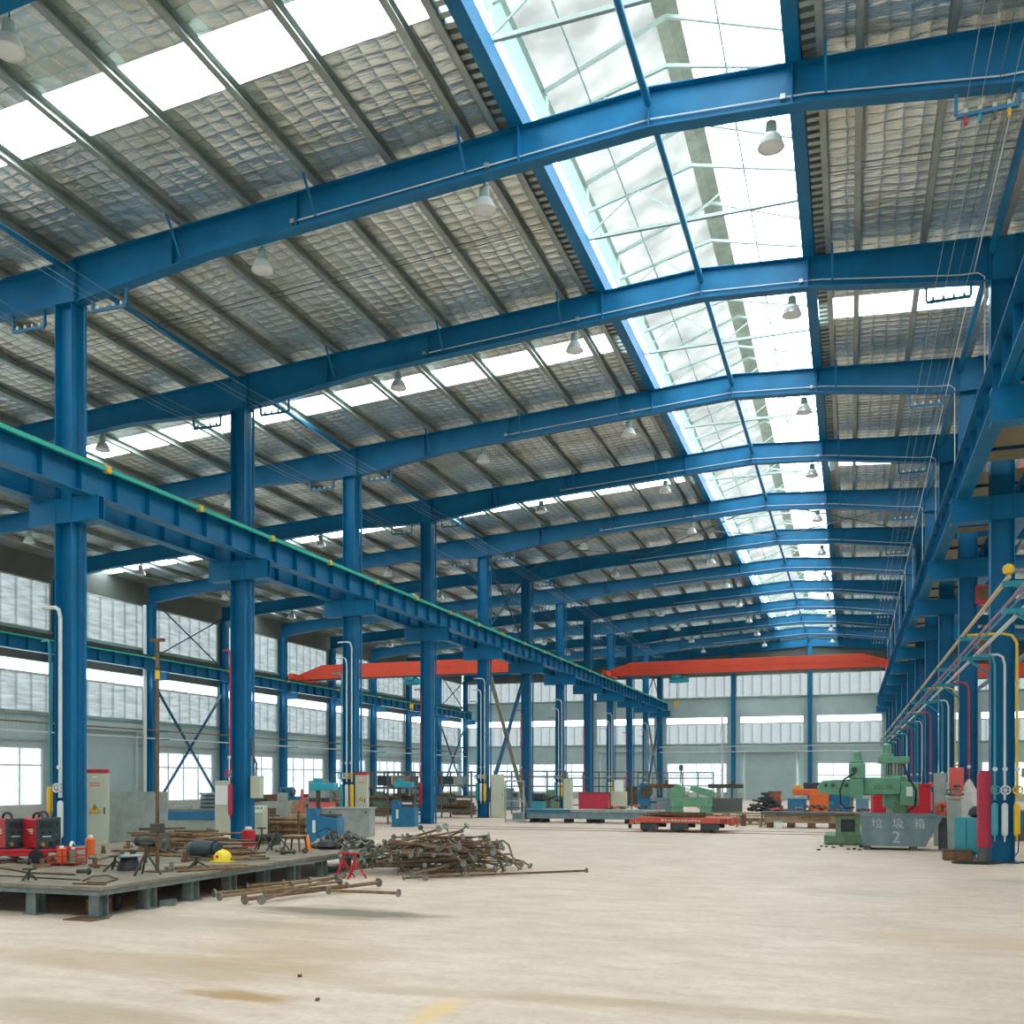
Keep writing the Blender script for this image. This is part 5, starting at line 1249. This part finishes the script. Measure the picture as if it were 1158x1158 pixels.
for i in range(7):
    tag(obj('brick_slab', MB().bb(-.32, .32, -.3, .3, 0, .15), 'cart_red' if i % 2 else 'rust2', loc=(ap(876, 51) + R.uniform(-.04, .04), 50.9, .01 + i * .155)), 'reddish slab in the stack right of the dark scrap pile, %s from the bottom' % ORD[i + 1], 'slab', 'reddish slabs stacked by the scrap')
t = thing('timber_trestle', 'low timber trestle just right of the red cart', 'trestle', (ap(849, 35.2), 35.2, 0))
obj('top_rail', MB().bb(-.5, .5, -.05, .05, .45, .52), 'wood', t)
for xx in (-.4, .4): obj('leg', MB().bar((xx - .08, -.25, 0), (xx, 0, .47), .05).bar((xx - .08, .25, 0), (xx, 0, .47), .05), 'wood', t)
tag(obj('post_block', MB().bb(-.08, .08, -.08, .08, 0, .5), 'rust', loc=(ap(841, 36), 36, 0)), 'short rusty block standing left of the timber trestle', 'block')
for i in range(5): tag(obj('timber_plank', MB().bb(-1.4, 1.4, -.06, .06, 0, .05), 'wood', loc=(-4.1 + i * .12, 36.6 + i * .3, .02 + i * .09)), 'pale timber plank lying crosswise behind the red cart, %s from the front' % ORD[i + 1], 'plank', 'planks behind the cart')
# orange machine with blue boxes
ox = ap(917, 44)
t = thing('saw_machine', 'orange machine with a dark top left of the radial drill arm', 'machine', (ox, 44, 0))
obj('column', MB().bb(-.05, .75, -.35, .35, .2, 1.05), 'orange', t, bevel=.02); obj('arm', MB().bb(-.75, .6, -.3, .3, 1.0, 1.28), 'orange', t, bevel=.03); obj('top_unit', MB().bb(-.3, .6, -.2, .2, 1.28, 1.55), 'char', t, bevel=.02); obj('lamp', MB().bb(-.7, -.4, -.2, .2, 1.28, 1.45), 'yellow', t, bevel=.02); obj('base', MB().bb(-.9, .8, -.4, .4, 0, .2), 'orange', t)
box_thing('steel_box', 'bright blue box left of the orange machine column', 'box', ox - .55, 43.4, .75, .5, .62, 'azure', z=.25, parts=(('stand', -.35, .35, -.22, .22, -.25, 0, 'steel_dark'),))
box_thing('steel_box', 'wide bright blue box behind the radial drill arm', 'box', ap(945, 44), 44.1, 1.4, .7, 1.0, 'azure', rz=0, parts=(('lid', -.72, .72, -.37, .37, 1.0, 1.05, 'azure'), ('label_plate', -.3, -.1, -.36, -.35, .6, .75, 'cyan')))
box_thing('steel_box', 'darker blue box right of the wide blue box', 'box', ap(975, 43.4), 43.4, .5, .5, .85, 'run_blue', parts=(('lid', -.26, .26, -.26, .26, .85, .89, 'run_blue'),))

# --- green radial drilling machine
DX, DY = ap(1012, 28.0), 28.0
t = thing('radial_drill', 'large green radial drilling machine on the right of the hall', 'drilling machine', (DX, DY, 0), .0)
ax = lambda px: ap(px, 27.6) - DX
obj('base', MB().bb(ax(933), .5, -1.6, .45, .02, .24), 'mgreen2', t, bevel=.02)
obj('column', MB().lathe([(.3, .24), (.3, .34), (.22, .4), (.22, .95), (.2, 1.0), (.2, 2.12)], (0, 0, 0), 24), 'galv', t, smooth=True)
for i in range(5): obj('column_cover_strip', MB().bb(-.17 + i * .085 - .012, -.17 + i * .085 + .012, -.225 + abs(i - 2) * .03, -.19 + abs(i - 2) * .03, 1.8, 2.12), 'steel_dark', t)
obj('column_sleeve', MB().lathe([(.31, .95), (.31, 1.75), (.26, 1.8)], (0, 0, 0), 24), 'mgreen', t, smooth=True)
hd_ = obj('column_cap', MB().bb(-.42, .35, -.3, .3, 2.12, 2.3), 'mgreen', t, bevel=.02)
obj('lift_motor', MB().lathe([(.16, 2.3), (.16, 2.36), (.11, 2.38), (.11, 2.62), (.05, 2.66)], (-.2, 0, 0), 16), 'mgreen', hd_, smooth=True)
a0, a1, a2 = ax(926), ax(973), ax(1018)
arm = obj('arm', MB().prism([(a0, 1.32), (a0 - .05, 1.5), (a0 + .1, 1.66), (a1 - .1, 1.7), (a1 + .02, 1.74), (a2, 1.74), (a2, 1.3), (a1, 1.26), (a1 - .2, 1.22)], -.45, -.1, 'y'), 'mgreen', t, bevel=.02)
obj('arm_plate', MB().bb(a1, a2 - .15, -.5, -.45, 1.3, 1.7), 'mgreen', arm, bevel=.01)
obj('raised_lettering', MB().bb(a1 + .35, a1 + .55, -.51, -.5, 1.5, 1.53).bb(a1 + .35, a1 + .39, -.51, -.5, 1.44, 1.52).bb(a1 + .42, a1 + .6, -.51, -.5, 1.43, 1.46).bb(a1 + .65, a1 + .8, -.51, -.5, 1.43, 1.55), 'mgreen2', arm)
m = MB()
for px in (934, 942, 957, 969): m.cyl((ax(px), -.47, 1.53), (ax(px), -.44, 1.53), .05, 14)
obj('hole_cover', m, 'char', arm)
h = obj('drill_head', MB().bb(ax(960), ax(978), -.75, -.1, 1.72, 2.12), 'mgreen', t, bevel=.02)
obj('head_motor', MB().lathe([(.17, 2.12), (.17, 2.18), (.12, 2.2), (.12, 2.42), (.06, 2.46)], (ax(969), -.4, 0), 16), 'mgreen', h, smooth=True)
obj('eye_plate', MB().cyl((ax(966), -.78, 1.95), (ax(966), -.75, 1.95), .07, 14), 'char', h)
obj('lower_head', MB().bb(ax(961), ax(976), -.72, -.46, 1.2, 1.72), 'mgreen', h, bevel=.02)
obj('spindle', MB().cyl((ax(963), -.6, .85), (ax(963), -.6, 1.2), .045, 12).cyl((ax(963), -.6, .7), (ax(963), -.6, .85), .025, 10), 'steel_flange', h, smooth=True)
obj('power_cable', MB().tube([(ax(974), -.5, 2.1), (ax(966), -.75, 1.85), (ax(955), -.8, 1.7), (ax(950), -.8, 1.4), (ax(951), -.8, 1.05), (ax(957), -.75, .92), (ax(966), -.7, .95)], .022, 8), 'rubber', h, smooth=True)
obj('switch_box', MB().bb(a2 - .0, a2 + .45, -.4, .1, 1.0, 1.62), 'mgreen', t, bevel=.02); obj('door_plate', MB().bb(a2 + .15, a2 + .3, -.42, -.4, 1.25, 1.5), 'white', t)
obj('column_cable', MB().tube([(.2, -.28, 2.1), (.3, -.35, 1.8), (.5, -.42, 1.4), (.48, -.45, 1.0), (.3, -.4, .85)], .025, 8), 'rubber', t, smooth=True)
obj('feed_drum', MB().cyl((.1, -.35, .95), (.1, -.1, .95), .2, 16), 'mgreen2', t, smooth=True)
tx = ap(959, 26.6)
t = thing('box_table', 'square olive-green drilling table on the drill base plate', 'table', (tx, 26.65, .24))
obj('body', MB().prism([(-.3, 0), (.3, 0), (.3, .52), (-.3, .52), (-.3, .0), (-.17, .1), (-.17, .42), (.17, .42), (.17, .1), (-.17, .1)], -.25, .25, 'y'), 'mgreen2', t)
obj('recess', MB().bb(-.17, .17, -.15, .25, .1, .42), 'char', t); obj('top_plate', MB().bb(-.33, .33, -.29, .29, .52, .57), 'rust', t)
for i in range(12): tag(obj('metal_chip', MB().box(0, 0, 0, .08, .05, .03, R.random() * 3), R.choice(('black', 'char')), loc=(*fp(R.uniform(918, 985), R.uniform(957, 962))[:2], .02)), 'small dark metal chip on the floor before the radial drill', 'metal chip', 'chips on the floor by the drill')

# --- chip bin with lettering
cx, cy = ap(1014, 25.3), 25.3
t = thing('waste_bin', 'blue-grey steel waste bin with sloping end and white lettering', 'bin', (cx, cy, 0), -.02)
w0, w1, w2 = -.82, .62, 1.02
m = MB(); m.prism([(w0 + .03, .1), (w1, .1), (w2, .84), (w0, .84)], -.45, -.43, 'y'); m.prism([(w0 + .03, .1), (w1, .1), (w2, .84), (w0, .84)], .43, .45, 'y')
m.prism([(w0 + .03, .1), (w1, .1), (w1, .12), (w0 + .03, .12)], -.43, .43, 'y'); m.prism([(w1 - .02, .1), (w1, .1), (w2, .84), (w2 - .02, .84)], -.43, .43, 'y'); m.prism([(w0 + .03, .1), (w0 + .05, .1), (w0 + .02, .84), (w0, .84)], -.43, .43, 'y')
obj('shell', m, 'bin', t)
obj('rim', MB().bb(w0 - .02, w2 + .02, -.48, -.45, .8, .86).bb(w0 - .02, w2 + .02, .45, .48, .8, .86), 'bin', t)
for xx in (w0 + .15, w1 - .25): obj('skid', MB().bb(xx - .08, xx + .08, -.4, .4, 0, .1), 'darkgrey', t)
obj('contents', MB().prism([(w0 + .1, .12), (w1 - .02, .12), (w2 - .18, .7), (w0 + .06, .7)], -.42, .42, 'y'), 'rust', t)
for i, ch in enumerate('垃圾箱'): text_obj(ch, .26, t, (-.45 + i * .47, -.456, .63), (PI / 2, 0, 0), 'chalk', 'painted_character')
text_obj('2', .40, t, (-.02, -.456, .30), (PI / 2, 0, 0), 'chalk', 'painted_number')
# red machines behind the bin
box_thing('machine_tool', 'squat red machine behind the left part of the waste bin', 'machine', ap(1000, 31.5), 31.5, .7, .6, 1.2, 'red', rz=.1, parts=(('top_plate', -.3, .3, -.28, .28, 1.2, 1.25, 'red'), ('front_cover', -.25, .25, -.32, -.3, .3, .9, 'red')))
t = thing('machine_tool', 'tall red machine between the waste bin and the right columns', 'machine', (ap(1036, 31.5), 31.5, 0), 0)
obj('body', MB().prism([(-.4, 0), (.38, 0), (.38, 1.5), (.05, 1.5), (.05, 1.05), (-.4, .85)], -.35, .35, 'y'), 'red', t, bevel=.02); obj('top_rim', MB().bb(0, .42, -.38, .38, 1.5, 1.56), 'red', t, bevel=.01); obj('side_box', MB().bb(-.42, -.2, -.42, -.35, .4, .75), 'steel_dark', t)
# right-hand group by the columns
cabinet('narrow pale grey cabinet right of the waste bin', ap(1063, 27.0), 27.0, .28, .3, 1.85, False, False, m_='sheet', name='machine_cabinet')
for i, px in enumerate((1066, 1073)):
    x_ = ap(px, 25.2); t = thing('gas_valve_block', 'red-brown round fitting behind the waste bin corner, %s one' % ('left' if i == 0 else 'right'), 'fitting', (x_, 25.3 + i * .1, 0))
    obj('stand', MB().bb(-.08, .08, -.08, .08, 0, .78), 'darkgrey', t); obj('ring', MB().torus((0, 0, .98), .13, .05, 'y', 18, 8), 'cart_red', t, smooth=True)
t = thing('storage_cabinet', 'pale sloping grey cabinet left of the second right column', 'cabinet', (ap(1079, 24.6), 24.6, 0), -.1)
obj('body', MB().prism([(-.13, .08), (.19, 0), (.15, 1.2), (-.16, 1.25)], -.25, .25, 'y'), 'sheet', t, bevel=.01); obj('lid', MB().bb(-.18, .18, -.27, .27, 1.25, 1.29), 'grey', t)
jumble('metal_part', 'dark fitting heaped on top of the pale sloping cabinet', 'fitting', ap(1080, 24.6), 24.6, .4, .3, 1.3, 9, .3, ['char', 'mgreen2', 'steel_dark'], 'fittings on the sloping cabinet', (.03, .09))
# hanging cloth on the second right column
bx = ap(1096, FY(3) - .55); t = thing('cloth_bag', 'pale cloth bag hanging on the second right column', 'bag', (bx, FY(3) - .5, .62))
prof = []
m = MB(); n = 20; rings = []
for j, (z, r) in enumerate(((0, .14), (.06, .24), (.2, .26), (.4, .25), (.6, .22), (.8, .17), (.95, .1), (1.03, .05), (1.08, .02))):
    for k in range(n):
        a = 2 * PI * k / n; rr = r * (1 + .12 * math.sin(5 * a + j * .5) * (1 - z * .5)); m.v.append((rr * math.cos(a), rr * .7 * math.sin(a), z))
for j in range(8):
    for k in range(n): m.f.append([j * n + k, j * n + (k + 1) % n, (j + 1) * n + (k + 1) % n, (j + 1) * n + k])
m.f.append(list(range(n - 1, -1, -1))); m.f.append(list(range(8 * n, 9 * n)))
obj('sack', m, 'cloth', t, smooth=True); obj('cord', MB().cyl((0, 0, 1.06), (0, .28, 1.2), .012, 6), 'rubber', t)
# teal cabinets, red roll, rusty block, hose
cabx = ap(1104.5, 22.9)
t = thing('storage_cabinet', 'teal steel cabinet on short legs left of the nearest right column', 'cabinet', (cabx, 22.9, 0), -.6)
obj('body', MB().bb(-.28, .28, -.4, .4, .12, .88), 'cyan', t, bevel=.01); obj('door', MB().bb(-.25, -.01, -.42, -.4, .16, .84).bb(.01, .25, -.42, -.4, .16, .84), 'cyan', t)
for sx in (-.24, .24):
    for sy in (-.36, .36): obj('leg', MB().bb(sx - .025, sx + .025, sy - .025, sy + .025, 0, .12), 'cyan', t)
tag(obj('tool_bag', MB().lathe([(.1, 0), (.17, .05), (.15, .16), (.06, .24)], n=12), 'black', smooth=True, loc=(cabx, 22.9, .885)), 'small black bag on top of the teal cabinet', 'bag')
rx_ = ap(1113.5, 22.0)
t = thing('door_panel', 'tall narrow dark red panel leaning beside the nearest right column', 'panel', (rx_, 22.0, .0), .0)
t['label'] = 'tall narrow dark red locker beside the nearest right column'; t['category'] = 'locker'; t.name = 'locker'
obj('body', MB().bb(-.13, .13, -.16, .16, .3, 1.82), 'magenta', t, bevel=.01); obj('foot_stand', MB().bb(-.12, .12, -.14, .14, 0, .3), 'darkgrey', t); obj('cap', MB().bb(-.08, .1, -.1, .1, 1.82, 1.87), 'magenta', t)
box_thing('steel_block', 'low rusty steel block on the floor left of the teal cabinet', 'block', ap(1082, 22.4), 22.3, .55, .4, .2, 'rust', parts=(('top_plate', -.28, .28, -.21, .21, .2, .22, 'steel_dark'),))
t = thing('air_hose', 'brown hose looped on the floor at the nearest right column foot', 'hose', (XR, FY(2), 0))
pts = [(-.15, -.32, .03)] + [(-.55 + .42 * math.cos(a * PI / 7), -.55 + .2 * math.sin(a * PI / 7), .025) for a in range(2, 13)] + [(-.2, -.6, .025), (.1, -.36, .04)]
obj('loop', MB().tube(pts, .02, 7), 'rubber', t, smooth=True); obj('riser', MB().tube([(.1, -.36, .04), (.25, -.34, .25), (.27, -.33, .6)], .012, 6), 'rubber', t, smooth=True)
tag(obj('air_hose', MB().tube([(XR + .3, FY(2) - .2, .03), (XR + .55, FY(2) - .35, .03), (XR + .9, FY(2) - .3, .03), (XR + .8, FY(2) + .1, .03), (XR + 1.3, FY(2) + .2, .03)], .018, 7), 'rubber', smooth=True), 'dark hose trailing to the right edge from the nearest column', 'hose')
# beyond the right row, at the picture edge
box_thing('work_bench', 'blue bench in the right aisle at the picture edge', 'bench', 5.4, 30.0, 2.4, .9, .45, 'azure', z=.35, parts=(('plinth', -1.1, 1.1, -.4, .4, -.35, 0, 'darkgrey'), ('top', -1.22, 1.22, -.47, .47, .45, .5, 'bin')))
t = thing('pillar_drill', 'dark pillar drill on the blue bench at the right picture edge', 'machine', (4.75, 29.9, .85))
obj('column', MB().cyl((0, 0, 0), (0, 0, 1.1), .06, 12), 'bin', t); obj('head', MB().bb(-.25, .35, -.18, .18, .9, 1.15), 'bin', t, bevel=.02); obj('spindle', MB().cyl((.2, 0, .55), (.2, 0, .9), .035, 10), 'steel_flange', t)
rack('red steel frame in the right aisle behind the third right column', ap(1075, 42), 42, 1.4, .8, 2.3, 1, (.3, 1.2, 2.25), 0, 'pinkred', 'storage_rack', 'rack')
box_thing('machine_cabinet', 'orange-red upright cabinet between the right columns', 'cabinet', ap(1081.5, 27.6), 27.6, .32, .4, 2.0, 'pinkred', parts=(('door', -.14, .14, -.22, -.2, .1, 1.9, 'pinkred'),))
tag(obj('warning_lamp', MB().lathe([(.02, -.08), (.07, -.06), (.085, 0), (.07, .05), (.02, .08)], (2.2, 15.85, 4.78), 14), 'yellow', smooth=True), 'round orange-yellow ball on the nearest upper teal bracket', 'lamp')
for i, (px, py, Y) in enumerate(((1113, 683, 27.75), (1113, 740, 27.75))):
    X_ = ap(px, Y); d_ = Y * _c - X_ * _s; z_ = 1.7 + (881 - py) * d_ / _f
    box_thing('signal_box', 'dark red box fixed high between the right columns, %s' % ('upper' if i == 0 else 'lower'), 'box', X_, Y + .15, .4, .3, .5, 'magenta', z=z_, parts=(('panel', -.15, .15, -.17, -.15, .1, .45, 'rust'), ('support_arm', -.36, -.2, 0, .06, .2, .3, 'blue')))

for i in range(34):
    x_, y_ = R.uniform(-13.2, -9.0), R.uniform(10.4, 15.6); a_ = R.uniform(.04, .14)
    mb = MB().cyl((-a_, 0, .03), (a_, 0, .03), .03, 8).cyl((a_ * .6, 0, .03), (a_ * .8, 0, .03), .05, 10) if i % 2 else MB().bb(-a_, a_, -.04, .04, 0, .05).bb(-.02, .02, -.03, .03, .05, .13)
    o = obj('metal_part', mb, R.choice(('rust', 'steel_dark', 'steel_flange', 'rust2')), loc=(x_, y_, .39 + (.02 if i % 2 else 0))); o.rotation_euler = (0, 0, R.uniform(0, 3))
    tag(o, 'small loose metal fitting scattered on the steel work platform', 'metal part', 'loose fittings on the platform')

# ------------------------------------------------------------------ daylight
w = bpy.data.worlds.new('sky'); sc.world = w; w.use_nodes = True
bg = w.node_tree.nodes['Background']; bg.inputs['Color'].default_value = (.90, .97, 1.0, 1); bg.inputs['Strength'].default_value = 14
def portal(cx, cy, cz, sx, sy, rot):
    l = bpy.data.lights.new('daylight_portal', 'AREA'); l.shape = 'RECTANGLE'; l.size = sx; l.size_y = sy
    l.cycles.is_portal = True
    o = bpy.data.objects.new('daylight_portal', l); C.objects.link(o); o.location = (cx, cy, cz); o.rotation_euler = rot
portal(XC, (YB + YE) / 2, 13.34, MR - ML - .3, YE - YB, (0, 0, 0))
for a, b in strips:
    for x0, x1 in ((XWL, ML - .2), (MR + .2, XWR)):
        xm = (x0 + x1) / 2; L_ = x1 - x0
        portal(xm, (a + b) / 2, zroof(xm) - .02, L_, b - a, (0, math.atan(.061) * (-1 if xm < XC else 1), 0))
for z0, z1 in ((.55, 3.08), (4.6, 6.86), (8.2, 10.35)):
    portal(XWL + .02, (YB + YE) / 2, (z0 + z1) / 2, z1 - z0, YE - YB, (0, -PI / 2, 0))
    portal((XWL + XWR) / 2, YE + .2, (z0 + z1) / 2, XWR - XWL, z1 - z0, (-PI / 2, 0, 0))
sc.view_settings.view_transform = 'Standard'; sc.view_settings.look = 'None'; sc.view_settings.gamma = 1
sc.view_settings.exposure = 0.06; sc.view_settings.use_curve_mapping = False
sc.cycles.max_bounces = 8; sc.cycles.diffuse_bounces = 6; sc.cycles.transparent_max_bounces = 12
sc.cycles.use_denoising = True
sc.cycles.sample_clamp_indirect = 8
